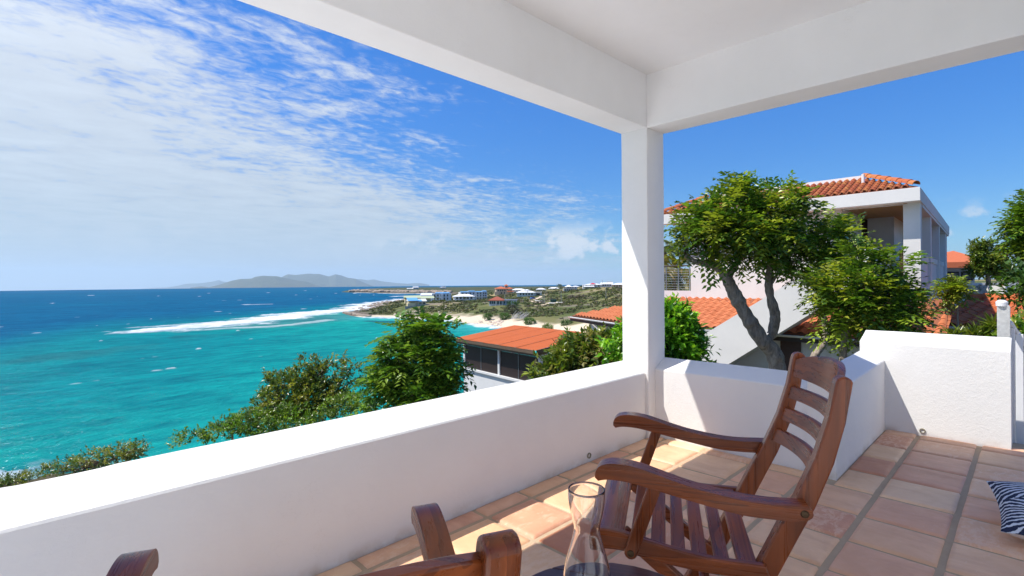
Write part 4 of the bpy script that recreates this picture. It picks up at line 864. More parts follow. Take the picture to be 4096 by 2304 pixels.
def crown(rng, blobs, nclump, sprays, leaflets, L, droop=0.5, cols=GREENS, clump_r=0.22, w=None, simple=False, spread=0.6):
    """leafy sprays grouped in clumps over the shells of a set of ellipsoids; returns leaf arrays"""
    vol = np.array([b[1][0]*b[1][1]*b[1][2] for b in blobs])**(2/3); vol /= vol.sum(); PP, DD, NN, LL, WW, CC = [], [], [], [], [], []
    tips = []
    for b, f in zip(blobs, vol):
        m_ = max(1, int(nclump*f)); u = rdir(rng, m_); rr = rng.uniform(0.45, 1.0, (m_, 1))**0.6; cc = np.array(b[0])+u*np.array(b[1])*rr
        for k in range(m_):
            tips.append((cc[k], u[k])); cl = pal(rng, 1, cols, w)[0]*rng.uniform(0.8, 1.25)
            for s_ in range(sprays):
                o = cc[k]+rdir(rng, 1)[0]*clump_r*rng.uniform(0, 1); ax = u[k]*0.7+rdir(rng, 1)[0]*spread+np.array((0, 0, 0.25)); ax /= np.linalg.norm(ax)
                if simple:
                    n = leaflets; t = rng.uniform(0, 1, n)[:, None]; P = o+ax*t*L*2.2+rdir(rng, n)*L*0.25; d_ = ax+rdir(rng, n)*0.9; NNl = rdir(rng, n)*0.6+np.array((0, 0, 1.0))
                else:
                    n = leaflets; t = np.linspace(0.1, 1, n)[:, None]; rach = L*2.7; sag = np.array((0, 0, -1))*droop*rach*0.55
                    P = o+ax*t*rach+sag*t*t; sd = np.cross(ax, (0, 0, 1.0)); sd /= np.linalg.norm(sd)+1e-6
                    d_ = ax*0.55+sd*np.where(np.arange(n) % 2, 1, -1)[:, None]*0.9+np.array((0, 0, -1))*droop*0.5+rdir(rng, n)*0.22; NNl = np.cross(sd, ax)+rdir(rng, n)*0.35+np.array((0, 0, 0.3))
                PP.append(P); DD.append(d_); NN.append(NNl); l = L*rng.uniform(0.7, 1.2, n); LL.append(l); WW.append(l*rng.uniform(0.18, 0.25, n)*(1.1 if simple else 1.0))
                CC.append(np.clip(cl*rng.uniform(0.8, 1.2, (n, 1))*np.array((1, 1, 1)), 0.004, 0.5))
    return [np.concatenate(a) for a in (PP, DD, NN, LL, WW, CC)], tips
BARK = mat('grey_brown_bark', lambda t: (setc(t, t.mix(t.maprange(t.noise(t.mapping(t.obj, (1, 1, 0.3)), 14, 5, 0.7, 0.6), 0.3, 0.7), (0.13, 0.10, 0.075), (0.48, 0.39, 0.30))), t.put(t.b['Roughness'], 0.9), t.l.new(t.bump(t.noise(t.mapping(t.obj, (1, 1, 0.35)), 26, 5, 0.75, 0.8), 0.9, 0.03), t.b['Normal'])))
TWIG = plain('brown_twig', (0.10, 0.07, 0.045), 0.9)
def limb(m_, pts, r0, r1, rng, n=12, knob=0.22):
    P = spline([tuple(p) for p in pts], 12); k = len(P); rs = [(r0+(r1-r0)*i/(k-1))*(1+knob*mnoise.noise((P[i][0]*5+i*0.37, P[i][1]*5, P[i][2]*5))) for i in range(k)]
    o = len(m_.v); m_.tube(P, rs, n)
    for i in range(o, len(m_.v)):
        v = Vector(m_.v[i]); d_ = (mnoise.noise(v*7.0)*0.24+mnoise.noise(v*19.0)*0.12)*r0; m_.v[i] = tuple(v+Vector((d_, d_*0.6, d_*0.3)))
    return P

# scrub over the hillside: nobody could count it
rng = np.random.default_rng(5)
def scatter_scrub():
    N = 26000; az = rng.uniform(31.0, 63.5, N); dd = np.exp(rng.uniform(math.log(105), math.log(900), N)); x, y = dd*np.cos(np.radians(az)), dd*np.sin(np.radians(az))
    ins = inside(x, y); db = sdist(x, y, beachP, False); ds_ = sdist(x, y); dens = fbm(x, y, 40, 1)*0.5+fbm(x, y, 12, 6)*0.5
    hpos = [o.location for o in COL.objects if o.get('group') == 'houses on the far shore']
    clear = np.ones(N, bool)
    for hp_ in hpos: # keep the ground before each house open so its walls show
        r_ = Vector((hp_.x, hp_.y, 0)).normalized(); q1 = (x-hp_.x)*r_.x+(y-hp_.y)*r_.y; q2 = -(x-hp_.x)*r_.y+(y-hp_.y)*r_.x
        clear &= ~((q1 > -13) & (q1 < 14) & (np.abs(q2) < 14))
    ok = ins & clear & (db > 20+6*fbm(x, y, 9, 4)) & (ds_ > 9) & (dens > 0.445) & ((dd < 620) | (rng.uniform(size=N) < 0.35))
    grassy = (fbm(x, y, 45, 1)*0.55+fbm(x, y, 140, 7)*0.45) > 0.575; ok &= ~(grassy & (rng.uniform(size=N) < 0.8)) & (rng.uniform(size=N) < 0.75)
    x, y, dd = x[ok], y[ok], dd[ok]; z = height(x, y); n = len(x)
    s_ = rng.uniform(0.45, 1.25, n)*np.clip(dd/300, 0.75, 1.6); K_ = 13
    cl = pal(rng, n, [(0.095, 0.120, 0.025), (0.14, 0.145, 0.030), (0.075, 0.105, 0.026), (0.18, 0.145, 0.065), (0.12, 0.10, 0.062), (0.19, 0.165, 0.13)], [0.30, 0.24, 0.2, 0.12, 0.09, 0.05])
    u = rdir(rng, n*K_); u[:, 2] = np.abs(u[:, 2]); ss = np.repeat(s_, K_)[:, None]
    P = np.repeat(np.c_[x, y, z], K_, 0)+u*ss*np.array((1.15, 1.15, 0.75))*rng.uniform(0.4, 1, (n*K_, 1))
    d_ = rdir(rng, n*K_); P -= d_*ss*0.35
    return leaf_mesh('hillside_scrub', P, d_, u+np.array((0, 0, 0.5)), ss[:, 0]*0.95, ss[:, 0]*0.36, np.repeat(cl, K_, 0)*rng.uniform(0.58, 0.98, (n*K_, 1)), SCRUB)
o = link('hillside_scrub', scatter_scrub()); struct(o, 'stuff', 'low green and brown scrub covering the far hillside')
# single bushes that stand out
for px, py, dd, r_, cols, lab in ((2045, 1242, 268, 3.6, [(0.050, 0.045, 0.030), (0.035, 0.04, 0.018)], 'large dark brown bush above the beach'), (2050, 1218, 292, 2.4, [(0.035, 0.075, 0.016)], 'dark green tree right of the maroon-roofed bungalow'), (2160, 1216, 318, 2.2, [(0.055, 0.050, 0.035)], 'round brown bush by the roadside wall'), (2292, 1194, 345, 3.0, [(0.12, 0.095, 0.08), (0.08, 0.065, 0.055)], 'left of the grey-purple bushes on the hill'), (2322, 1194, 345, 3.2, [(0.12, 0.095, 0.08), (0.08, 0.065, 0.055)], 'middle of the grey-purple bushes on the hill'), (2345, 1197, 340, 2.6, [(0.13, 0.10, 0.085)], 'right of the grey-purple bushes on the hill'), (2020, 1264, 245, 1.7, [(0.055, 0.105, 0.018)], 'bright green mound just above the sand'), (2118, 1284, 215, 1.6, [(0.05, 0.10, 0.018)], 'green thicket left of the aloe plants above the beach'), (2190, 1310, 185, 1.3, [(0.09, 0.13, 0.02)], 'yellow-green agave clump at the top of the beach'), (2268, 1294, 195, 1.5, [(0.045, 0.085, 0.02)], 'dark green shrub on the slope right of the beach'), (1952, 1266, 250, 1.5, [(0.05, 0.095, 0.018)], 'green shrub at the edge of the open sand')):
    p = at(px, py, dd); bl = [((p.x, p.y, p.z-0.2), (r_*1.2, r_*1.2, r_*0.6))]; a, tips = crown(np.random.default_rng(int(px)), bl, 70, 4, 6, 0.3*r_**0.5+0.1, cols=cols, clump_r=0.4, simple=True); a[5] = a[5]*1.5
    r = thing('bush', lab, 'bush', p, 0, 'bushes that stand out on the far slope'); me = leaf_mesh('crown', a[0]-np.array(p), *a[1:], SCRUB); link('crown', me, r); MB().tube([(0, 0, -1), (0.2, 0, r_*0.4)], [0.2, 0.08], 5).build('trunk', TWIG, r)
# bleached dead bush above the beach
p = at(2075, 1273, 232); r = thing('dead_bush', 'bleached grey leafless bush leaning above the beach', 'bush', p, CAMROT); mm = MB(); rg = random.Random(4)
for k in range(60):
    x = rg.uniform(-3.6, 2.2); a = rg.uniform(0.5, 1.15); L = rg.uniform(1.6, 4.4); b = (x, rg.uniform(-1, 1), -0.2); mm.tube([b, (x+L*0.5*math.cos(a), b[1]+rg.uniform(-.4, .4), L*0.5*math.sin(a)), (x+L*math.cos(a*0.85), b[1]+rg.uniform(-.9, .9), L*0.95*math.sin(a))], [0.08, 0.055, 0.03], 4)
mm.build('branches', plain('bleached_wood', (0.52, 0.50, 0.49), 0.9), r)
def palm(label, p, h, n, L, rot=0, cols=[(0.05, 0.08, 0.015), (0.08, 0.10, 0.02)], seed=1):
    rg = np.random.default_rng(seed); r = thing('palm_tree', label, 'palm', p, rot, 'palms'); MB().tube([(0, 0, -2), (0.1, 0, h*0.5), (0.0, 0.1, h)], [0.028*h+0.05, 0.02*h+0.05, 0.02*h+0.04], 7).build('trunk', BARK, r); A = [[] for _ in range(6)]
    for k in range(n):
        a = 2*math.pi*k/n+rg.uniform(-.2, .2); e = rg.uniform(-0.35, 1.1); ax = np.array((math.cos(a)*math.cos(e), math.sin(a)*math.cos(e), math.sin(e))); m_ = 26; t = np.linspace(0.06, 1, m_)[:, None]
        P = np.array((0, 0.1, h))+ax*t*L+np.array((0, 0, -1))*L*0.62*t**2; sd = np.cross(ax, (0, 0, 1.0)); sd /= np.linalg.norm(sd); tan = ax+np.array((0, 0, -1))*1.24*t
        for sg in (1, -1):
            A[0].append(P); A[1].append(tan*0.6+sd*sg*0.8+np.array((0, 0, -0.35))); A[2].append(np.tile(np.array((0, 0, 1.0)), (m_, 1))+rdir(rg, m_)*0.3); l = L*0.30*np.sin(np.clip(t[:, 0]*0.9+0.12, 0, 1)*math.pi)**0.6*rg.uniform(.8, 1.1, m_); A[3].append(l); A[4].append(l*0.065); A[5].append(pal(rg, m_, cols))
    link('crown', leaf_mesh('crown', *[np.concatenate(a) for a in A], LEAF), r); return r
palm('tall palm on the crest between the white roofs', at(2238, 1160, 560), 5.5, 16, 4.2, seed=2)
palm('small palm in front of the white two-storey villa', at(1858, 1210, 392), 4.0, 12, 2.6, seed=3)
palm('left of two palms beside the left apartment block', at(1741, 1206, 405), 3.6, 11, 2.4, seed=4)
palm('right of two palms beside the left apartment block', at(1752, 1207, 403), 3.2, 11, 2.3, seed=5)
palm('palm at the left corner of the cream cottage', at(1624, 1216, 345), 3.8, 12, 2.4, seed=6)
# rocks at the water's edge and boulders above the sand
ROCK = plain('shore_rock', (0.30, 0.24, 0.18), 0.95, var=0.5, scale=0.7, bump=0.8, bscale=1.5); rg = random.Random(9)
def rocks(name, label, spots):
    m_ = MB()
    for (x, y, z, s_) in spots:
        bmx = bmesh.new(); bmesh.ops.create_icosphere(bmx, subdivisions=1, radius=s_)
        vs = [(v.co.x*1.4+x+s_*0.5*mnoise.noise(v.co*3/s_+Vector((x, y, 0))), v.co.y*1.2+y, v.co.z*0.6+z+s_*0.3*mnoise.noise(v.co*4/s_+Vector((y, x, 3)))) for v in bmx.verts]; m_.add(vs, [[v.index for v in f.verts] for f in bmx.faces]); bmx.free()
    return struct(m_.build(name, ROCK), 'stuff', label)
sp_ = []
for _ in range(260):
    k = rg.randrange(len(outer_px)-3); t = rg.random(); a, b = outer_px[k], outer_px[k+1]; px, py = a[0]+(b[0]-a[0])*t, a[1]+(b[1]-a[1])*t; q = on(px, py, 2, SEA); sp_.append((q.x+rg.uniform(-4, 14), q.y+rg.uniform(-12, 4), SEA+rg.uniform(-0.2, 0.5), rg.uniform(0.5, 1.8)))
for _ in range(120):
    px = rg.uniform(1376, 1480); q = on(px, 1249+(px-1376)*0.17+rg.uniform(-3, 3), 2, SEA); sp_.append((q.x, q.y, SEA+0.1, rg.uniform(0.4, 1.2)))
for _ in range(420):
    px = rg.uniform(1405, 1800); q = on(px, 1166.5+max(0, px-1440)*0.014+rg.uniform(-2.2, 0.8), 2, SEA); sp_.append((q.x, q.y, SEA+rg.uniform(0, 2.0), rg.uniform(1.5, 5)))
rocks('shore_rocks', 'dark wave-worn rocks along the point and the far headland', sp_)
sp_ = []
for _ in range(170):
    px = rg.choice((rg.uniform(1580, 1690), rg.uniform(1690, 1810), rg.uniform(1900, 2010))); dd = rg.uniform(238, 330) if px < 1850 else rg.uniform(225, 250); q = at(px, 1250, dd); z = hz(q.x, q.y); sp_.append((q.x, q.y, z+0.1, rg.uniform(0.3, 0.9)))
r = rocks('beach_boulders', 'pale boulders scattered between scrub and sand', sp_); r.data.materials[0] = plain('pale_boulder', (0.58, 0.48, 0.38), 0.95)

# ------------------------------------------------------------------ roofs of single tiles
def f_rooftile(a, b, c):
    def fn(t):
        oi = t.new('ShaderNodeObjectInfo'); v = t.noise(t.pos, 7.0, 4, 0.65)
        at_ = t.new('ShaderNodeAttribute', attribute_name='tone'); k = t.math('FRACT', t.math('ADD', t.math('MULTIPLY', oi.outputs['Random'], 1.0), at_.outputs['Fac']))
        base = t.ramp(k, [(0.0, a), (0.5, b), (1.0, c)])
        setc(t, t.mix(1.0, base, t.mix(v, (0.60, 0.57, 0.55), (0.97, 0.97, 0.97)), 'MULTIPLY')); t.b['Roughness'].default_value = 0.85
        t.l.new(t.bump(t.noise(t.pos, 45, 3, 0.6), 0.3, 0.01), t.b['Normal'])
    return fn
BARREL = mat('clay_barrel_tile', f_rooftile((0.62, 0.20, 0.055), (0.50, 0.125, 0.05), (0.66, 0.27, 0.07)))
STILE = mat('orange_roof_tile', f_rooftile((0.60, 0.185, 0.070), (0.64, 0.205, 0.080), (0.57, 0.165, 0.060)))
STILE2 = mat('red_orange_roof_tile', f_rooftile((0.62, 0.15, 0.04), (0.66, 0.18, 0.05), (0.58, 0.14, 0.04)))
ROOFBED = plain('roof_underlay', (0.26, 0.085, 0.04), 0.9)
MORTAR = plain('white_mortar', (0.74, 0.73, 0.71), 0.85)
def tile_shape(kind, w, L):
    """one roof tile lying along +y (up the slope) from y=0, centred on x"""
    m_ = MB(); n = 8
    if kind == 'barrel': prof = [(-w*0.36+w*0.72*i/n, w*0.30*math.sin(math.pi*i/n)) for i in range(n+1)]
    else: prof = [(-w/2+w*i/n, w*0.115*(1-math.cos(2*math.pi*(i/n)))*1.0) for i in range(n+1)]
    rows = [[(x*(1.0 if kind != 'barrel' else 1.08), 0.0, z-0.018+0.018) for x, z in prof], [(x*0.94 if kind == 'barrel' else x, L*1.12, z-0.02) for x, z in prof]]
    rows0 = [(x*(1.0 if kind != 'barrel' else 1.02), 0.0, z-0.022) for x, z in prof]
    m_.grid([rows0]+rows); return m_
def inpoly(x, y, P):
    c = False; j = len(P)-1
    for i in range(len(P)):
        if (P[i][1] > y) != (P[j][1] > y) and x < (P[j][0]-P[i][0])*(y-P[i][1])/(P[j][1]-P[i][1])+P[i][0]: c = not c
        j = i
    return c
def tiled_face(parent, corners, kind, w, L, matr, lift=0.03, bed=True, maxparts=300):
    """corners: eave left, eave right, then the upper corners; tiles laid from the eave up, each its own part"""
    C = [Vector(c) for c in corners]; a = (C[1]-C[0]).normalized(); nrm = a.cross(C[2]-C[0]).normalized()
    if nrm.z < 0: nrm = -nrm
    b = nrm.cross(a).normalized(); 
    if b.dot(C[2]-C[0]) < 0: b = -b
    P2 = [((c-C[0]).dot(a), (c-C[0]).dot(b)) for c in C]
    if bed: MB().add([tuple(c) for c in C]+[tuple(c-nrm*0.06) for c in C], [tuple(range(len(C)))]+[(i, (i+1) % len(C), (i+1) % len(C)+len(C), i+len(C)) for i in range(len(C))]).build('roof_bed', ROOFBED, parent)
    R = Matrix((a, b, nrm)).transposed().to_4x4(); hand = a.cross(b).dot(nrm)
    sh = tile_shape(kind, w, L)
    if hand < 0: sh.f = [f[::-1] for f in sh.f]
    sh.xf(R); me = sh.mesh('roof_tile', matr, 60)
    x1 = max(p[0] for p in P2); x0 = min(p[0] for p in P2); y1 = max(p[1] for p in P2); spots = []
    for i in range(int((x1-x0)/w)+1):
        for j in range(int(y1/L)+1):
            x, y = x0+(i+0.5)*w, j*L
            if inpoly(x, y+L*0.5, P2): spots.append(C[0]+a*x+b*y+nrm*(lift+0.004*mnoise.noise((x*3, y*3, 1))))
    cam_ = Vector((0, 0, EYE)); spots.sort(key=lambda p: (p-cam_).length)
    inv = parent.matrix_world.inverted() if parent else Matrix()
    for p in spots[:maxparts]: o = link('roof_tile', me, parent); o.location = p; o.rotation_euler = (tr.uniform(-.01, .01), tr.uniform(-.01, .01), tr.uniform(-.012, .012))
    if len(spots) > maxparts:
        m_ = MB()
        for p in spots[maxparts:]: m_.add([tuple(Vector(v)+p) for v in sh.v], sh.f)
        o = m_.build('roof_tile_field', matr, parent, smooth=60); o['kind'] = 'stuff'
    return len(spots)
def ridge_tiles(parent, p, q, r, L, matr):
    p, q = Vector(p), Vector(q); d_ = (q-p); n = max(1, int(d_.length/L)); d_.normalize(); sd = d_.cross(Vector((0, 0, 1))).normalized(); up = sd.cross(d_)
    m_ = MB(); k = 9; rows = []
    for t, rr in ((0.0, r*1.06), (L*1.1, r*0.95)): rows.append([tuple(d_*t+sd*rr*math.cos(math.pi*i/k)+up*rr*math.sin(math.pi*i/k)) for i in range(k+1)])
    rows.insert(0, [tuple(sd*r*0.86*math.cos(math.pi*i/k)+up*r*0.86*math.sin(math.pi*i/k)) for i in range(k+1)])
    me = m_.grid(rows).mesh('ridge_tile', matr, 60)
    for i in range(n): o = link('ridge_tile', me, parent); o.location = p+d_*(i*L)+up*0.012*(i % 2)

# ------------------------------------------------------------------ the corrugated-roof pavilion below
WOODB = mat('weathered_brown_fascia', f_wood(0, (0.055, 0.036, 0.022), (0.15, 0.105, 0.065), 0.7))
DARKSLAT = plain('dark_stained_slat', (0.030, 0.017, 0.014), 0.6)
FRAME = plain('grey_metal_frame', (0.22, 0.22, 0.23), 0.4, 0.6)
def pavilion():
    root = thing('pavilion', 'pavilion below the terrace with orange corrugated roof and dark slatted screens', 'pavilion', (0, 0, 0))
    zf_ = -1.95; L_ = on(1828, 1352, 2, zf_); F_ = on(2147, 1402, 2, zf_)
    a = (F_-L_); wlen = a.length; a.normalize(); n_ = Vector((-a.y, a.x, 0))
    if n_.dot(Fv) < 0: n_ = -n_
    # far edge: where the roof's back corner sits, rising gently
    B_ = L_+Vector((4.24, -0.11, 0.39)); depth = (B_-L_).dot(n_); rise = (B_-L_).z
    R2 = F_+(B_-L_)
    ORANGE = plain('orange_sheet_roof', (0.54, 0.130, 0.029), 0.6, var=0.12, scale=1.6)
    b = (B_-L_); bl = b.length; b.normalize(); nr = a.cross(b).normalized(); 
    if nr.z < 0: nr = -nr
    npan = 10; pitch = 0.11; pw = wlen/npan
    for k in range(npan):   # corrugated sheets side by side, lapped
        m_ = MB(); rows = []; ns = int(pw/pitch*6)
        for j in (0, 1):
            row = []
            for i in range(ns+3):
                x = k*pw+pw*i/ns; row.append(tuple(L_-b*0.15+a*x+b*((bl+0.3)*j)+nr*(0.011*math.sin(2*math.pi*x/pitch)+0.02+(0.006 if i > ns-3 else 0)+0.010*(k % 2))))
            rows.append(row)
        m_.grid(rows); m_.grid([[tuple(Vector(p)-nr*0.004) for p in r_][::-1] for r_ in rows]); m_.build('roof_sheet', ORANGE, root, smooth=70)
    # fascia boards
    for (p, q, nm) in ((L_, F_, 1), (F_, R2, 2)):
        dv = (q-p).normalized(); o_ = (-n_ if nm == 1 else a)
        for dz0, dz1, off in (((-0.005, -0.16, 0.10), (-0.155, -0.27, 0.04)) if nm == 1 else ((0.0, -0.16, -0.03), (-0.155, -0.27, -0.09))):
            pts = []
            for base in (p, q):
                for e in (0, 0.04): pts.append(base+o_*(off+e))
            P = [pts[0], pts[2], pts[3], pts[1]]; MB().hexa([tuple(v+Vector((0, 0, dz1))) for v in P]+[tuple(v+Vector((0, 0, dz0))) for v in P]).build('fascia_board', WOODB, root)
    # white wall below, beam, posts, screens; local frame: x along a, y along n_, z up, origin at L_
    o0 = L_+n_*0.35
    def T(x, y, z): v = o0+a*x+n_*y; return (v.x, v.y, zf_+z)
    def bx_(x0, x1, y0, y1, z0, z1): return MB().hexa([T(x0, y0, z0), T(x1, y0, z0), T(x1, y1, z0), T(x0, y1, z0), T(x0, y0, z1), T(x1, y0, z1), T(x1, y1, z1), T(x0, y1, z1)])
    W0, W1 = 0.10, wlen-0.15; zs = -0.30; zb = -1.62
    bx_(W0, W1, 0, 0.16, zs-0.06, zs+0.06).build('beam', WHITEW, root)
    mid = W0+(W1-W0)*0.505
    for x in (W0, mid-0.07, W1-0.16): bx_(x, x+0.15, -0.01, 0.15, zb, zs-0.06).build('post', WHITEW, root)
    bx_(W1-0.16, W1-0.01, depth-0.9, depth-0.75, zb, zs+0.3).build('post', WHITEW, root); bx_(W0, W0+0.15, depth-0.9, depth-0.75, zb, zs+0.5).build('post', WHITEW, root)
    bx_(W0-0.05, W1+0.05, -0.10, 0.25, zb-0.10, zb).build('sill', WHITEW, root)
    bx_(W0, W1, 0.02, 0.2, -7.5, zb-0.10).build('wall', WHITEW, root); bx_(W0, W0+0.2, 0.2, depth-0.7, -7.5, zb-0.1).build('wall', WHITEW, root); bx_(W1-0.2, W1, 0.2, depth-0.7, -7.5, zb-0.1).build('wall', WHITEW, root); bx_(W0, W1, 0.2, depth-0.7, zb-1.2, zb-1.1).build('floor', WHITEW, root)
    for (x0, x1) in ((W0+0.15, mid-0.07), (mid+0.08, W1-0.16)):
        for h in (0, 1):
            s0, s1 = x0+(x1-x0)*h/2+0.01, x0+(x1-x0)*(h+1)/2-0.01
            sc_ = bx_(s0, s1, 0.045, 0.075, zs-0.14, zs-0.09).build('screen_rail', DARKSLAT, root); bx_(s0, s1, 0.045, 0.075, zb+0.02, zb+0.06).build('screen_rail', DARKSLAT, root)
            bx_(s1-0.02, s1+0.015, 0.03, 0.09, zb+0.02, zs-0.07).build('screen_frame', FRAME, root)
            n = int((s1-s0)/0.045); me = None
            for i in range(n):
                m_ = bx_(0, 0.036, 0.05, 0.068, zb+0.05, zs-0.12)
                o = link('screen_slat', m_.mesh('screen_slat', DARKSLAT) if me is None else me, root); me = o.data; o.location = a*(s0+0.004+i*(s1-s0)/n)
    bx_(W1-0.10, W1-0.06, 0.2, depth-0.9, zb-0.05, zs+0.02).build('side_screen', DARKSLAT, root); bx_(W1-0.16, W1-0.02, 0.16, depth-0.7, zs-0.05, zs+0.06).build('beam', WHITEW, root)
    for x in (0.3, 0.75):
        bx_(W0+x, W0+x+0.03, -0.02, 0.02, zb-0.45, zb-0.30).build('spout', WHITEW, root)
    return root
pavilion()

# ------------------------------------------------------------------ the neighbouring house
HP = at(3681, 747, 15.0); HA1, HA2 = rad(2.7), rad(89.5)
hxv = Vector((math.cos(HA1), math.sin(HA1), 0)); hyv = Vector((math.cos(HA2), math.sin(HA2), 0)); H0 = Vector((HP.x, HP.y, 0))
def hw_(u, v, z): return tuple(H0+hxv*u+hyv*v+Vector((0, 0, z)))
Hm = Matrix((hxv, hyv, Uv)).transposed().inverted()
def hU(px, py, u):
    o = Hm @ (Vector((0, 0, EYE))-H0); r = Hm @ ray(px, py); return o+r*((u-o.x)/r.x)
def hbox(u0, u1, v0, v1, z0, z1): return MB().hexa([hw_(u0, v0, z0), hw_(u1, v0, z0), hw_(u1, v1, z0), hw_(u0, v1, z0), hw_(u0, v0, z1), hw_(u1, v0, z1), hw_(u1, v1, z1), hw_(u0, v1, z1)])
SOFFIT = mat('brown_board_soffit', f_wood(1, (0.40, 0.20, 0.055), (0.62, 0.36, 0.11), 0.6)); DOORM = plain('dark_red_door', (0.055, 0.018, 0.012), 0.5); WHOUSE = mat('house_white_render', f_plaster((0.70, 0.675, 0.635), 0.5, 0, 0.3)); PINKW = mat('house_offwhite_render', f_plaster((0.68, 0.63, 0.615), 0.4, 0, 0.25))
RAILM = plain('steel_rail', (0.35, 0.37, 0.38), 0.4, 0.7)
def neighbour():
    h = thing('neighbour_house', 'big white neighbouring house with clay barrel-tile roof, corner balcony and outside stair', 'house')
    zt_, zb_ = HP.z, HP.z-0.40; VE = 8.6; UE = 16.2; a = 1.65; rise = 0.70
    hbox(0, 0.35, 0, VE, zb_, zt_).build('fascia', WHOUSE, h, bevel=0.01); hbox(0.35, UE, 0, 0.35, zb_, zt_).build('fascia', WHOUSE, h)
    hbox(1.0, UE, 0.02, 0.30, zb_-0.10, zb_-0.001).build('gutter', WHOUSE, h)
    hbox(0.35, UE, 0.35, VE, zb_+0.10, zb_+0.14).build('soffit', SOFFIT, h)
    hbox(0.9, 1.0, 0.5, 2.13, zb_+0.02, zb_+0.10).build('soffit_beam', WHOUSE, h)
    # skirt roof: long face, hips, side face, white cap behind it
    top = zt_+rise
    tiled_face(h, [hw_(0.04, 0.06, zt_+0.02), hw_(0.04, VE, zt_+0.02), hw_(a, VE-a, top), hw_(a, a, top)], 'barrel', 0.205, 0.225, BARREL)
    MB().add([hw_(0.05, 0.05, zt_), hw_(a, a, top), hw_(UE, a, top), hw_(UE, 0.05, zt_)], [(0, 1, 2, 3)]).build('roof_side', ROOFBED, h)
    MB().add([hw_(0.05, VE, zt_), hw_(a, VE-a, top), hw_(UE, VE-a, top), hw_(UE, VE, zt_)], [(0, 1, 2, 3)]).build('roof_side', ROOFBED, h)
    ridge_tiles(h, hw_(0.10, 0.10, zt_+0.09), hw_(a, a, top+0.09), 0.115, 0.23, BARREL)
    ridge_tiles(h, hw_(0.10, VE-0.10, zt_+0.09), hw_(a, VE-a, top+0.09), 0.115, 0.23, BARREL)
    hbox(a-0.02, a+0.14, a, VE-a, top-0.02, top+0.13).build('ridge_cap', MORTAR, h); hbox(a+0.14, UE, a, VE-a, top-0.4, top-0.05).build('flat_roof', MORTAR, h)
    MB().tube([hw_(0.95, 1.55, zt_+0.35), hw_(0.95, 1.55, zt_+0.75)], 0.05, 8).build('vent_pipe', MORTAR, h)
    # upper storey walls and the recessed corner balcony
    v1 = 2.13; fl = 1.0
    hbox(0.7, 4.48, v1, 7.47, 0.4, zb_+0.10).build('wall', WHOUSE, h); hbox(4.48, 6.0, v1+0.6, 7.47, 0.4, zb_+0.10).build('wall', WHOUSE, h)
    ub = 5.3; va_, vb_ = hU(3470, 886, ub).y, hU(3576, 880, ub).y
    hbox(ub, 12.4, vb_, va_, fl, zb_+0.10).build('wall', WHOUSE, h); hbox(12.4, UE-0.4, 0.40, va_, fl, zb_+0.1).build('wall', WHOUSE, h)
    hbox(ub+0.5, ub+0.6, va_, 3.2, fl, zb_+0.1).build('door', DOORM, h)
    for u0, u1 in ((8.7, 9.8), (11.2, 12.3)): hbox(u0, u1, vb_-0.03, vb_, fl, zb_-0.10).build('door', DOORM, h)
    hbox(12.36, 12.4, 0.47, vb_-0.04, fl, zb_-0.03).build('door', DOORM, h)
    for u in (0.55, 4.4, 8.9, 13.6): hbox(u, u+0.42, 0.04, 0.46, 0.2 if u < 1 else fl, zb_-0.001).build('column', WHOUSE, h)
    hbox(0.97, UE-0.3, 0.10, 0.40, 1.75, 1.95).build('sill', WHOUSE, h); hbox(0.97, UE-0.3, 0.13, 0.40, -2.8, 1.75).build('wall', PINKW, h); hbox(UE-0.4, UE-0.1, 0.1, 6, -2.8, zb_).build('wall', PINKW, h)
    hbox(0.7, 0.9, 0.80, v1+0.1, 0.2, 2.02).build('balcony_parapet', WHOUSE, h); hbox(0.7, 12.4, 0.40, v1+1.2, 0.85, fl).build('balcony_floor', WHOUSE, h)
    hbox(0.72, 0.80, 0.47, 0.58, 0.2, 2.1).build('downpipe', DOORM, h)
    # lower left terrace wall with steel railing
    hbox(0.7, 0.95, 7.47, 9.7, -2.8, 0.74).build('terrace_wall', PINKW, h)
    hbox(0.72, 6.0, 2.3, 9.6, -2.8, 0.4).build('wall', PINKW, h)
    zr0, zr1 = 0.76, 1.78
    for v in (7.56, 8.06, 8.62, 9.2, 9.8): MB().tube([hw_(0.80, v, zr0-0.05), hw_(0.80, v, zr1)], 0.022, 6).build('rail_post', RAILM, h)
    MB().tube([hw_(0.80, 7.5, zr1), hw_(0.80, 10.2, zr1)], 0.030, 6).build('handrail', DARKSLAT, h)
    for z in np.linspace(zr0+0.06, zr1-0.12, 9): MB().tube([hw_(0.80, 7.52, z), hw_(0.80, 10.2, z)], 0.006, 5).build('rail_wire', RAILM, h)
    # ground-floor skirt roof with orange tiles, gutters and walls
    ze = -0.50; ue = -1.6
    e0 = hU(2318, 1272, 0.2); e1 = hU(2500, 1291, ue); vL, vR = e1.y, -0.6; zE = e1.z
    tL = hU(2655, 1207, 0.72); tR = hU(2940, 1184, 0.72)
    up = 0.50
    tiled_face(h, [hw_(ue, vR, zE), hw_(ue, vL, zE), hw_(0.71, 8.6, 0.42), hw_(0.71, vR, 0.56)], 'S', 0.30, 0.33, STILE)
    tiled_face(h, [hw_(ue, vL, zE), hw_(0.4, e0.y+0.6, zE), hw_(0.75, 9.6, 0.2), hw_(0.71, 8.6, 0.42)], 'S', 0.30, 0.33, STILE)
    ridge_tiles(h, hw_(ue+0.03, vL, zE+0.06), hw_(0.68, 8.6, 0.49), 0.13, 0.36, STILE)
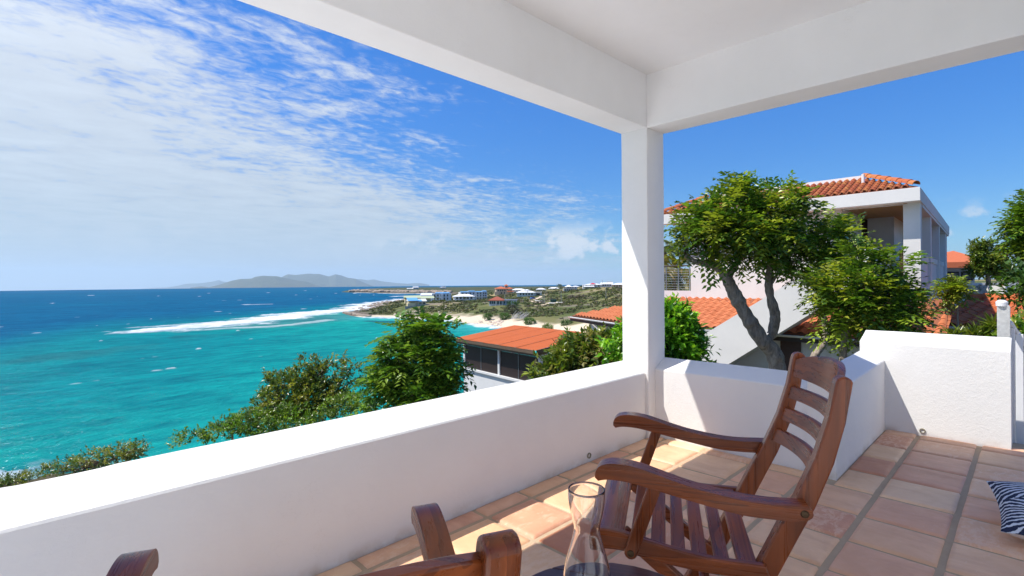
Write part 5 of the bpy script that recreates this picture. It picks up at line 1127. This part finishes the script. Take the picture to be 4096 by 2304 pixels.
    for (p, q) in ((hw_(ue-0.02, vR, zE-0.06), hw_(ue-0.02, vL+0.05, zE-0.06)), (hw_(ue-0.02, vL+0.05, zE-0.06), hw_(0.35, e0.y+0.7, zE-0.06))):
        p, q = Vector(p), Vector(q); dv = (q-p).normalized(); nv = Vector((dv.y, -dv.x, 0)); nv = nv if nv.dot(Fv) < 0 else -nv
        rows = []
        for b in (p, q): rows.append([tuple(b+nv*(0.06+0.055*math.cos(t))+Vector((0, 0, -0.055*math.sin(t)-0.01))) for t in np.linspace(0, math.pi, 7)])
        m_ = MB().grid(rows); m_.grid([[tuple(Vector(x)+Vector((0, 0, 0.012))) for x in r_][::-1] for r_ in rows]); m_.build('gutter', MORTAR, h, smooth=60)
        MB().hexa([tuple(p+Vector((0, 0, -0.20))), tuple(q+Vector((0, 0, -0.20))), tuple(q-nv*0.04+Vector((0, 0, -0.2))), tuple(p-nv*0.04+Vector((0, 0, -0.2))), tuple(p+Vector((0, 0, 0.02))), tuple(q+Vector((0, 0, 0.02))), tuple(q-nv*0.04+Vector((0, 0, 0.02))), tuple(p-nv*0.04+Vector((0, 0, 0.02)))]).build('fascia_board', DARKSLAT, h)
    hbox(-1.0, 0.7, -0.3, vL-0.25, -3.2, zE+0.05).build('wall', WHOUSE, h); hbox(-0.2, 0.7, vL-0.3, e0.y-0.9, -3.2, zE+0.05).build('wall', WHOUSE, h)
    q0 = hU(3122, 1360, -1.03); q1 = hU(3203, 1360, -1.03); hbox(-1.05, -1.0, q1.y, q0.y, -2.9, zE-0.22).build('door', DOORM, h)
    # outside stair with its solid balustrade
    us = -2.4; s = [hU(px, py, us) for px, py in ((2764, 1359), (2962, 1228), (2919, 1453.5), (3068, 1371), (3247, 1252.5))]
    def lin(p, q, v): return p.z+(q.z-p.z)*(v-p.y)/(q.y-p.y)
    va, vb = s[0].y+1.6, 1.5; vt = 1.5
    poly = [(va, lin(s[0], s[1], va)), (vt, min(lin(s[0], s[1], vt), 2.02)), (vt, lin(s[2], s[4], vt)), (s[2].y+1.3, lin(s[2], s[4], s[2].y+1.3)), (va, lin(s[2], s[4], va))]
    m_ = MB(); n = len(poly); m_.add([hw_(us, v, z) for v, z in poly]+[hw_(us+0.18, v, z) for v, z in poly], [tuple(range(n)), tuple(range(2*n-1, n-1, -1))]+[(i, i+n, (i+1) % n+n, (i+1) % n) for i in range(n)]); m_.build('stair_balustrade', WHOUSE, h)
    vv = np.linspace(va, vt, 2); zz = [lin(s[2], s[4], v) for v in vv]
    MB().hexa([hw_(us+0.181, vv[0], zz[0]), hw_(us+0.181, vv[1], zz[1]), hw_(us+1.3, vv[1], zz[1]), hw_(us+1.3, vv[0], zz[0]), hw_(us+0.181, vv[0], zz[0]+0.25), hw_(us+0.181, vv[1], zz[1]+0.25), hw_(us+1.3, vv[1], zz[1]+0.25), hw_(us+1.3, vv[0], zz[0]+0.25)]).build('stair_flight', WHOUSE, h)
    hbox(us, 0.7, 0.8, 1.5, 0.6, 2.01).build('landing', WHOUSE, h)
    return h
neighbour()

# wing roof on the right, nearer than the house
def wing():
    r = thing('garden_wing', 'single-storey wing with orange tiled roof half in shade, behind the gate', 'house')
    ze = at(3900, 1306, 16.5).z; eL = on(3708, 1296, 2, ze); eR = on(4240, 1327, 2, ze)
    a = (eR-eL).normalized(); n_ = Vector((-a.y, a.x, 0)); n_ = n_ if n_.dot(Fv) > 0 else -n_
    k = 3.4; zr = at(3900, 1196, (on(3900, 1306, 2, ze)+n_*k).dot(Fv)).z
    tiled_face(r, [eL, eR, eR+n_*k+Vector((0, 0, zr-ze)), eL+n_*k+Vector((0, 0, zr-ze))], 'S', 0.44, 0.40, STILE2)
    ridge_tiles(r, eL+n_*k+Vector((0, 0, zr-ze)), eR+n_*k+Vector((0, 0, zr-ze)), 0.17, 0.42, STILE2)
    p, q = eL-n_*0.02+Vector((0, 0, -0.05)), eR-n_*0.02+Vector((0, 0, -0.05)); rows = []
    for b in (p, q): rows.append([tuple(b-n_*(0.06+0.055*math.cos(t))+Vector((0, 0, -0.055*math.sin(t)))) for t in np.linspace(0, math.pi, 7)])
    m_ = MB().grid(rows); m_.grid([[tuple(Vector(x)+Vector((0, 0, 0.012))) for x in r_][::-1] for r_ in rows]); m_.build('gutter', MORTAR, r, smooth=60)
    def T(b, y, z): v = b+n_*y; return (v.x, v.y, z)
    e2 = eL+a*0.4; e3 = eR-a*0.3
    MB().hexa([T(e2, 0.5, -3), T(e3, 0.5, -3), T(e3, 0.7, -3), T(e2, 0.7, -3), T(e2, 0.5, ze+0.05), T(e3, 0.5, ze+0.05), T(e3, 0.7, ze+0.05), T(e2, 0.7, ze+0.05)]).build('wall', WHOUSE, r)
    return r
wing()
# boundary wall, small house, chimney-like gable on the right
a, b = at(3790, 1132, 25.5), at(4200, 1126, 24.5); zt_ = a.z; b.z = zt_; dv = (b-a).normalized(); nv = Vector((-dv.y, dv.x, 0))
o = MB().hexa([(a.x, a.y, -3), (b.x, b.y, -3), (b.x+nv.x*.25, b.y+nv.y*.25, -3), (a.x+nv.x*.25, a.y+nv.y*.25, -3), (a.x, a.y, zt_), (b.x, b.y, zt_), (b.x+nv.x*.25, b.y+nv.y*.25, zt_), (a.x+nv.x*.25, a.y+nv.y*.25, zt_)]).build('boundary_wall', WHOUSE); tag(o, 'long plain white boundary wall behind the slim tree', 'wall')
r = far_root('guest_house', 'small white guest house with orange hipped roof beyond the big house', 3835, 1150, 30, 12, 'house', None); r.scale = (1.3, 1.3, 1.3)
blockw(r, -0.75, 0.55, 0, 3, 0, 1.05, WHITEW, []); hip(r, -0.9, 0.75, -0.3, 3.2, 1.14, 0.55, 0.25, R_RED); MB().box(-1.1, -0.5, 0.90, 0.95, -0.42, 1.10).build('fascia_board', DARKSLAT, r)
for x in (-0.2, 0.28): w_ = MB().box(x-0.2, -0.06, 0.32, x+0.2, 0.01, 0.72).build('window', DARKSLAT, r); MB().box(x-0.14, -0.075, 0.38, x+0.14, -0.055, 0.66).build('pane', GLASSD, w_)
r = far_root('garden_pavilion', 'far beige pavilion with grey roof behind the right-hand trees', 4075, 1140, 45, 0, 'pavilion', None); blockw(r, -0.9, 2.2, 0, 3, 0, 1.1, BEIGE, [(0.2, 0.6, 1.0, 0.6)]); hip(r, -1, 2.4, -0.3, 3, 1.1, 0.6, 0.3, R_GREY)
r = thing('gable_porch', 'little white gabled porch with orange tiles by the right edge', 'porch', (0, 0, 0))
p0 = at(4022, 1222, 20.5); up_ = at(4022, 1143, 20.5).z-p0.z; bk = Fv*1.8
MB().hexa([tuple(p0), tuple(p0+Rv*0.22), tuple(p0+Rv*0.22+bk), tuple(p0+bk), tuple(p0+Uv*up_), tuple(p0+Rv*0.22+Uv*(up_-0.02)), tuple(p0+Rv*0.22+bk+Uv*(up_)), tuple(p0+bk+Uv*up_)]).build('wall', WHOUSE, r)
q = p0+Rv*0.24+Uv*0.02; tiled_face(r, [q, q+Rv*1.4, q+Rv*1.4+Fv*1.4+Uv*0.66, q+Fv*1.4+Uv*0.66], 'S', 0.32, 0.34, STILE2)

# ------------------------------------------------------------------ gate railing and wooden steps on the right
GATEW = plain('white_metal_paint', (0.72, 0.73, 0.74), 0.45, var=0.06); OLDW = plain('chipped_grey_paint', (0.46, 0.47, 0.46), 0.7, var=0.4, scale=40); DECK = mat('weathered_deck', f_wood(1, (0.09, 0.075, 0.06), (0.30, 0.26, 0.21), 0.8))
g = thing('stair_railing', 'white metal railing post with handrail falling away beyond the wall block', 'railing')
MB().prism([(0.0-0.036, 0.0), (0.036, 0.0), (0.036, 1.58), (0.022, 1.60), (-0.022, 1.60), (-0.036, 1.58)], -0.018, 0.018, 'yz').xf(Matrix.Translation((5.30, 0.155, -0.60))).build('post', OLDW, g, bevel=0.004)
MB().lathe([(0.034, 0), (0.036, 0.03), (0.02, 0.045), (0.001, 0.047)], 14).xf(Matrix.Translation((5.30, 0.165, 0.985))).build('post_cap', GATEW, g, smooth=40)
MB().tube([(5.32, 0.125, 0.86), (5.45, 0.105, 0.80), (6.0, -0.02, 0.55), (7.2, -0.30, 0.0)], 0.022, 6).build('handrail', GATEW, g)
for (x, y, z0, z1) in ((5.36, 0.118, -0.30, 0.82), (5.50, 0.075, -0.30, 0.765), (5.78, 0.03, -0.5, 0.64)): MB().box(x-0.014, y-0.022, z0, x+0.014, y+0.022, z1).build('baluster', GATEW, g, bevel=0.003)
st = thing('wooden_steps', 'grey weathered wooden steps going down past the white wall', 'steps')
for i in range(9): MB().box(5.12+i*0.115, -0.55, -0.10-i*0.012, 5.12+i*0.115+0.098, 0.11+0.0*i, -0.062-i*0.012).build('board', DECK, st, bevel=0.004)
MB().box(5.04, -0.55, -0.19, 5.11, 0.11, -0.05).build('riser', DARKSLAT, st)

# ------------------------------------------------------------------ trees and shrubs near the terrace
def blob(px, py, d, rx, ry, rz=None):   # ellipsoid given by its picture centre, depth, picture radii
    p = at(px, py, d); k = d/FPX; return ((p.x, p.y, p.z), (rx*k, (rz if rz else rx*k*1.0), ry*k))
LEAFGAIN = 1.85
def tree(name, label, cat, base, blobs, limbs, group, seed, nclump, sprays, leaflets, L, droop=0.5, cols=GREENS, clump_r=0.2, simple=False, w=None, twig=True, matr=None, spread=0.6):
    g_ = np.random.default_rng(seed); B = Vector(base); r = thing(name, label, cat, B, 0, group)
    bl = [((np.array(c)-np.array(B)), np.array(rr)) for c, rr in blobs]
    a, tips = crown(g_, bl, nclump, sprays, leaflets, L, droop, cols, clump_r, w, simple, spread)
    a[5] = a[5]*LEAFGAIN*np.array((1.22, 1.04, 0.9)); me = leaf_mesh('crown', *a, matr or LEAF); link('crown', me, r)
    m_ = MB(); ends = []
    for pts, r0, r1 in limbs:
        P = limb(m_, [Vector(p)-B for p in pts], r0, r1, g_); ends += [Vector(q) for q in P[len(P)//2:]]
    m_.build('trunk', BARK, r, smooth=60)
    if twig and ends:
        tw = MB(); 
        for k in range(0, len(tips), max(1, len(tips)//140)):
            c = Vector(tips[k][0]); e = min(ends, key=lambda q: (q-c).length); mid = (e+c)/2+Vector(g_.normal(size=3))*0.06*(c-e).length+Vector((0, 0, -0.05)); tw.tube([e, mid, c], [0.011, 0.008, 0.003], 4, False)
        tw.build('twigs', TWIG, r)['kind'] = 'stuff'
    return r
# glossy pinnate-leaved tree left of the pavilion
d = 8.4; blobs = [blob(1668, 1440, d, 126, 86), blob(1600, 1335, d, 38, 31), blob(1690, 1320, d, 58, 31), blob(1775, 1330, d, 36, 28), blob(1560, 1520, d, 68, 36), blob(1770, 1490, d, 61, 51), blob(1690, 1560, d, 126, 46), blob(1500, 1580, d, 36, 18)]
b0 = at(1655, 1760, d); tree('leafy_tree', 'dense glossy tree with drooping feather leaves left of the pavilion', 'tree', (b0.x, b0.y, -4.2), blobs, [([(b0.x, b0.y, -4.3), at(1650, 1640, d), at(1625, 1560, d), at(1610, 1440, d)], 0.07, 0.03), ([at(1650, 1640, d), at(1690, 1530, d), at(1700, 1380, d)], 0.05, 0.02), ([at(1690, 1530, d), at(1765, 1450, d), at(1775, 1350, d)], 0.035, 0.012)], 'trees and shrubs below the parapet', 11, 330, 3, 10, 0.125, 0.65, clump_r=0.10, cols=[(0.026, 0.070, 0.012), (0.040, 0.100, 0.013), (0.062, 0.130, 0.016), (0.085, 0.145, 0.02)])
# finer, twiggier shrub to its left
d = 10.5; OLIVE = [(0.045, 0.080, 0.015), (0.075, 0.105, 0.018), (0.11, 0.125, 0.022), (0.03, 0.06, 0.015)]
blobs = [blob(1190, 1582, d, 127, 80), blob(1300, 1512, d, 68, 46), blob(1120, 1542, d, 52, 38), blob(1270, 1602, d, 110, 68), blob(1070, 1632, d, 59, 40), blob(1340, 1467, d, 28, 20), blob(1405, 1472, d, 25, 15), blob(1430, 1542, d, 25, 18), blob(1230, 1462, d, 34, 22)]
b0 = at(1200, 1800, d); tree('twiggy_shrub', 'loose small-leaved shrub with bare twigs above the turquoise water', 'shrub', (b0.x, b0.y, -5.2), blobs, [([(b0.x, b0.y, -5.3), at(1190, 1660, d), at(1240, 1540, d), at(1330, 1450, d)], 0.05, 0.012), ([at(1190, 1660, d), at(1120, 1590, d), at(1090, 1520, d)], 0.04, 0.012), ([at(1190, 1660, d), at(1300, 1600, d), at(1430, 1510, d)], 0.04, 0.008), ([at(1240, 1560, d), at(1240, 1490, d), at(1215, 1440, d)], 0.02, 0.006), ([at(1300, 1600, d), at(1370, 1520, d), at(1415, 1450, d)], 0.02, 0.006)], 'trees and shrubs below the parapet', 12, 420, 4, 9, 0.072, cols=OLIVE, clump_r=0.16, simple=True)
# low hedge creeping along the slope
d = 9.6; tree('low_shrub', 'low bright green shrub hugging the parapet below the twiggy shrub', 'shrub', tuple(at(900, 1760, d)), [blob(950, 1705, d, 80, 22), blob(860, 1728, d, 60, 12), blob(770, 1748, d, 55, 9), blob(1040, 1690, d, 100, 30), blob(1160, 1670, d, 110, 30), blob(1390, 1630, d, 100, 28)], [([at(930, 1800, d), at(930, 1700, d)], 0.03, 0.01)], 'trees and shrubs below the parapet', 13, 280, 5, 10, 0.055, cols=[(0.05, 0.11, 0.012), (0.08, 0.14, 0.016), (0.04, 0.08, 0.014)], clump_r=0.14, simple=True, twig=False)
d = 15.5; tree('cliff_shrub', 'dark straggling shrub on the cliff edge at the lower left', 'shrub', tuple(at(430, 1880, d)), [blob(420, 1835, d, 110, 24), blob(540, 1800, d, 48, 22), blob(280, 1868, d, 100, 18), blob(490, 1815, d, 60, 20)], [([at(420, 1920, d), at(430, 1850, d), at(540, 1795, d)], 0.04, 0.01)], 'trees and shrubs below the parapet', 14, 150, 5, 8, 0.07, cols=OLIVE, clump_r=0.18, simple=True)
d = 15.5; tree('cliff_shrub', 'small tuft of scrub at the left edge of the parapet', 'shrub', tuple(at(40, 1940, d)), [blob(60, 1918, d, 50, 12), blob(0, 1928, d, 40, 18)], [([at(40, 1960, d), at(50, 1915, d)], 0.02, 0.01)], 'trees and shrubs below the parapet', 15, 60, 5, 8, 0.06, cols=OLIVE, clump_r=0.14, simple=True)
# olive-leaved bush between pavilion and column
d = 8.0; blobs = [blob(2330, 1476, d, 113, 47), blob(2400, 1436, d, 93, 67), blob(2330, 1421, d, 68, 30), blob(2215, 1511, d, 58, 26), blob(2450, 1476, d, 98, 67), blob(2370, 1388, d, 28, 10)]
b0 = at(2330, 1650, d); tree('olive_bush', 'rounded bush with narrow glossy leaves between the pavilion and the column', 'bush', (b0.x, b0.y, -3.6), blobs, [([(b0.x, b0.y, -3.7), at(2330, 1520, d), at(2310, 1410, d)], 0.05, 0.015), ([at(2330, 1520, d), at(2420, 1430, d)], 0.03, 0.01)], 'trees and shrubs below the parapet', 16, 430, 4, 9, 0.108, cols=[(0.045, 0.080, 0.014), (0.072, 0.112, 0.018), (0.100, 0.135, 0.026), (0.030, 0.060, 0.014), (0.12, 0.125, 0.05)], clump_r=0.13, simple=True)
# fresh green bush round the column
d = 6.3; FRESH = [(0.040, 0.130, 0.010), (0.065, 0.175, 0.012), (0.100, 0.215, 0.016), (0.025, 0.085, 0.010)]
blobs = [blob(2680, 1360, d, 70, 95), blob(2730, 1410, d, 60, 48), blob(2600, 1380, d, 90, 90), blob(2485, 1385, d, 32, 46), blob(2690, 1285, d, 35, 40)]
b0 = at(2600, 1600, d); tree('green_bush', 'fresh bright green bush showing on both sides of the column foot', 'bush', (b0.x, b0.y, -3.2), blobs, [([(b0.x, b0.y, -3.3), at(2600, 1480, d), at(2600, 1380, d)], 0.04, 0.012)], 'trees and shrubs below the parapet', 17, 260, 4, 9, 0.092, cols=FRESH, clump_r=0.10, simple=True)
# the old tree before the neighbour's stair
d = 11.0; blobs = [blob(px, py, d+dd, r1-14, r2-12) for px, py, dd, r1, r2 in ((2945, 765, 0, 62, 50), (2890, 830, -.3, 70, 45), (2985, 830, .2, 70, 50), (2810, 850, 0, 60, 45), (2770, 900, .1, 60, 55), (2745, 960, 0, 45, 40), (2860, 920, -.5, 80, 55), (2960, 920, -.5, 85, 55), (3110, 790, .1, 80, 40), (3190, 810, .2, 55, 35), (3070, 850, -.2, 80, 50), (3050, 940, -.4, 85, 55), (3150, 900, .1, 75, 50), (2900, 1000, -.2, 80, 42), (3010, 1020, -.2, 80, 45), (3140, 1000, -.1, 85, 55), (3230, 960, .2, 60, 50), (3240, 1050, .1, 80, 50), (3330, 1030, .3, 60, 45), (2830, 1040, .2, 45, 30), (3330, 965, .4, 62, 46), (3390, 1010, .5, 52, 42), (3300, 900, .3, 50, 40))]
b0 = at(3110, 1560, d); 
tree('old_tree', 'gnarled old tree with leaning grey trunk and broad leafy crown before the stair', 'tree', (b0.x, b0.y, -2.8), blobs,
     [([(b0.x, b0.y, -2.9), at(3110, 1470, d), at(3040, 1350, d), at(2975, 1245, d), at(2925, 1150, d), at(2905, 1105, d)], 0.185, 0.115), ([at(2905, 1110, d), at(2860, 1065, d), at(2780, 1045, d), at(2740, 1020, d)], 0.10, 0.04), ([at(2910, 1115, d), at(2945, 1055, d), at(2975, 1000, d), at(2985, 920, d)], 0.085, 0.03), ([at(3090, 1335, d), at(3100, 1260, d), at(3080, 1180, d), at(3075, 1100, d), at(3100, 960, d)], 0.115, 0.06), ([at(3060, 1370, d), at(3095, 1330, d), at(3092, 1290, d)], 0.07, 0.08), ([at(3080, 1140, d), at(3150, 1040, d), at(3210, 960, d)], 0.04, 0.015)],
     'trees and shrubs before the neighbouring house', 18, 700, 3, 8, 0.150, 0.40, clump_r=0.15, spread=0.9, cols=[(0.026, 0.065, 0.011), (0.050, 0.105, 0.013), (0.085, 0.140, 0.016), (0.125, 0.165, 0.020)])
# slender second tree to its right, sparse outer sprays
d = 9.6; blobs = [blob(3420, 1180, d, 134, 94), blob(3520, 1240, d, 134, 64), blob(3360, 1280, d, 74, 64), blob(3570, 1165, d, 60, 26), blob(3440, 1050, d, 74, 39), blob(3560, 1070, d, 64, 29), blob(3300, 1150, d, 44, 54), blob(3590, 1300, d, 70, 20), blob(3400, 1360, d, 24, 29), blob(3380, 930, d, 29, 24)]
b0 = at(3380, 1560, d); tree('young_tree', 'sprawling young tree with yellow-green feathery sprays above the wall block', 'tree', (b0.x, b0.y, -2.4), blobs, [([(b0.x, b0.y, -2.5), at(3372, 1430, d), at(3390, 1300, d), at(3420, 1180, d), at(3440, 1050, d)], 0.085, 0.015), ([at(3390, 1300, d), at(3500, 1210, d), at(3620, 1150, d)], 0.03, 0.008), ([at(3390, 1310, d), at(3330, 1220, d), at(3300, 1120, d)], 0.03, 0.01), ([at(3420, 1230, d), at(3540, 1120, d), at(3570, 1040, d)], 0.02, 0.006), ([at(3372, 1400, d), at(3520, 1300, d), at(3680, 1270, d)], 0.025, 0.006)],
     'trees and shrubs before the neighbouring house', 19, 330, 3, 8, 0.140, 0.35, clump_r=0.13, cols=[(0.040, 0.090, 0.012), (0.062, 0.120, 0.014), (0.098, 0.150, 0.017), (0.13, 0.165, 0.02), (0.025, 0.06, 0.012)])
d = 12.6; tree('forked_tree', 'small forked tree trunk standing behind the old tree', 'tree', tuple(at(3260, 1480, d)), [blob(3290, 1090, d, 60, 50), blob(3300, 1150, d, 50, 60)], [([at(3220, 1520, d), at(3250, 1440, d), at(3300, 1360, d), at(3300, 1310, d), at(3285, 1180, d)], 0.11, 0.05), ([at(3300, 1340, d), at(3340, 1270, d), at(3350, 1180, d)], 0.06, 0.03)], 'trees and shrubs before the neighbouring house', 20, 70, 4, 9, 0.085, clump_r=0.14)
# right edge: slim ivy-clad tree, big green tree, bush by the house corner
d = 21.5; blobs = [blob(3950, 1045, d, 36, 42), blob(3935, 1005, d, 26, 26), blob(3990, 1075, d, 26, 22), blob(3958, 1175, d, 12, 18), blob(3910, 1070, d, 18, 18)]
b0 = at(3965, 1290, d); tree('slim_tree', 'slim tree with leafy trunk before the boundary wall', 'tree', (b0.x, b0.y, -1.6), blobs, [([(b0.x, b0.y, -1.7), at(3958, 1190, d), at(3950, 1090, d), at(3945, 1020, d)], 0.12, 0.05)], 'trees at the right edge', 21, 190, 4, 9, 0.14, simple=True, clump_r=0.16, cols=[(0.035, 0.075, 0.014), (0.06, 0.10, 0.018), (0.09, 0.125, 0.03)])
d = 13.0; blobs = [blob(4120, 920, d, 52, 70), blob(4095, 880, d, 30, 28), blob(4160, 985, d, 72, 60), blob(4125, 830, d, 32, 34)]
b0 = at(4200, 1300, d); tree('leafy_tree', 'tall dense green tree cut off by the right edge of the picture', 'tree', (b0.x, b0.y, -1.2), blobs, [([(b0.x, b0.y, -1.3), at(4190, 1150, d), at(4140, 1000, d), at(4090, 900, d)], 0.12, 0.03)], 'trees at the right edge', 22, 330, 3, 8, 0.15, 0.4, clump_r=0.14, cols=[(0.035, 0.085, 0.012), (0.06, 0.12, 0.014), (0.10, 0.15, 0.02)])
d = 14.5; b0 = at(3830, 1300, d); tree('yellow_bush', 'yellow-green bush at the far corner of the big house', 'bush', (b0.x, b0.y, -1.6), [blob(3820, 1155, d, 22, 18), blob(3840, 1180, d, 12, 12), blob(3795, 1160, d, 20, 20)], [([(b0.x, b0.y, -1.7), at(3830, 1170, d)], 0.04, 0.015)], 'trees at the right edge', 23, 70, 3, 8, 0.13, cols=[(0.075, 0.125, 0.014), (0.12, 0.155, 0.018)], clump_r=0.12)
d = 11.5; b0 = at(4110, 1300, d); tree('broadleaf_shrub', 'dark big-leaved shrub over the little porch roof at the right edge', 'shrub', (b0.x, b0.y, -1.2), [blob(4085, 1160, d, 45, 38), blob(4120, 1120, d, 40, 40)], [([(b0.x, b0.y, -1.3), at(4095, 1150, d)], 0.04, 0.015)], 'trees at the right edge', 24, 60, 3, 6, 0.15, simple=True, cols=[(0.02, 0.05, 0.012), (0.035, 0.075, 0.014)], clump_r=0.12)
d = 7.2; b0 = at(4100, 1800, d); tree('railing_shrub', 'green shrubbery behind the stair railing', 'shrub', (b0.x, b0.y, -2.0), [blob(4090, 1480, d, 40, 120), blob(4100, 1620, d, 40, 80), blob(4130, 1350, d, 50, 80)], [([(b0.x, b0.y, -2.1), at(4100, 1500, d)], 0.03, 0.01)], 'trees at the right edge', 25, 130, 5, 7, 0.10, simple=True, cols=[(0.035, 0.09, 0.012), (0.07, 0.135, 0.014), (0.12, 0.16, 0.02)], clump_r=0.14)
# strap-leaved yellow-green plants under the wing's gutter
def strap_plant(label, px, py, d, n, L, seed):
    g_ = np.random.default_rng(seed); p = at(px, py, d); r = thing('strap_plant', label, 'plant', p, 0, 'strap-leaved plants by the gate'); A = [[] for _ in range(6)]
    a = g_.uniform(0, 2*math.pi, n); e = g_.uniform(0.1, 1.3, n); dr_ = np.c_[np.cos(a)*np.cos(e), np.sin(a)*np.cos(e), np.sin(e)]; l = L*g_.uniform(0.6, 1.1, n)
    me = leaf_mesh('leaves', np.zeros((n, 3))+g_.normal(size=(n, 3))*0.03, dr_, np.tile((0, 0, 1.0), (n, 1))+g_.normal(size=(n, 3))*0.2, l, l*0.075, pal(g_, n, [(0.14, 0.18, 0.02), (0.20, 0.22, 0.03), (0.09, 0.14, 0.02)]), LEAF); link('leaves', me, r); MB().tube([(0, 0, -0.9), (0, 0, 0.05)], [0.03, 0.02], 6).build('stem', TWIG, r)
for k, (px, py, L) in enumerate(((3985, 1318, 0.36), (3935, 1345, 0.30), (4015, 1340, 0.30), (3895, 1350, 0.26), (3820, 1345, 0.25))): strap_plant(('tallest strap-leaved plant, against the railing post', 'spiky yellow plant left of the tallest one', 'spiky plant right behind the railing post', 'low spiky plant in the middle of the wing\'s gutter line', 'leftmost low spiky plant peeping over the wall block')[k], px, py, 8.6, 60, L, 40+k)
palm('palm seen through the steel railing of the neighbour\'s terrace', at(2700, 1300, 24), 2.6, 18, 2.6, cols=[(0.12, 0.12, 0.03), (0.09, 0.11, 0.03), (0.20, 0.15, 0.05)], seed=9)
p = at(2665, 1200, 30); palm('taller palm whose frond shows beside the column', p, 3.0, 14, 2.4, cols=[(0.09, 0.12, 0.03)], seed=10)
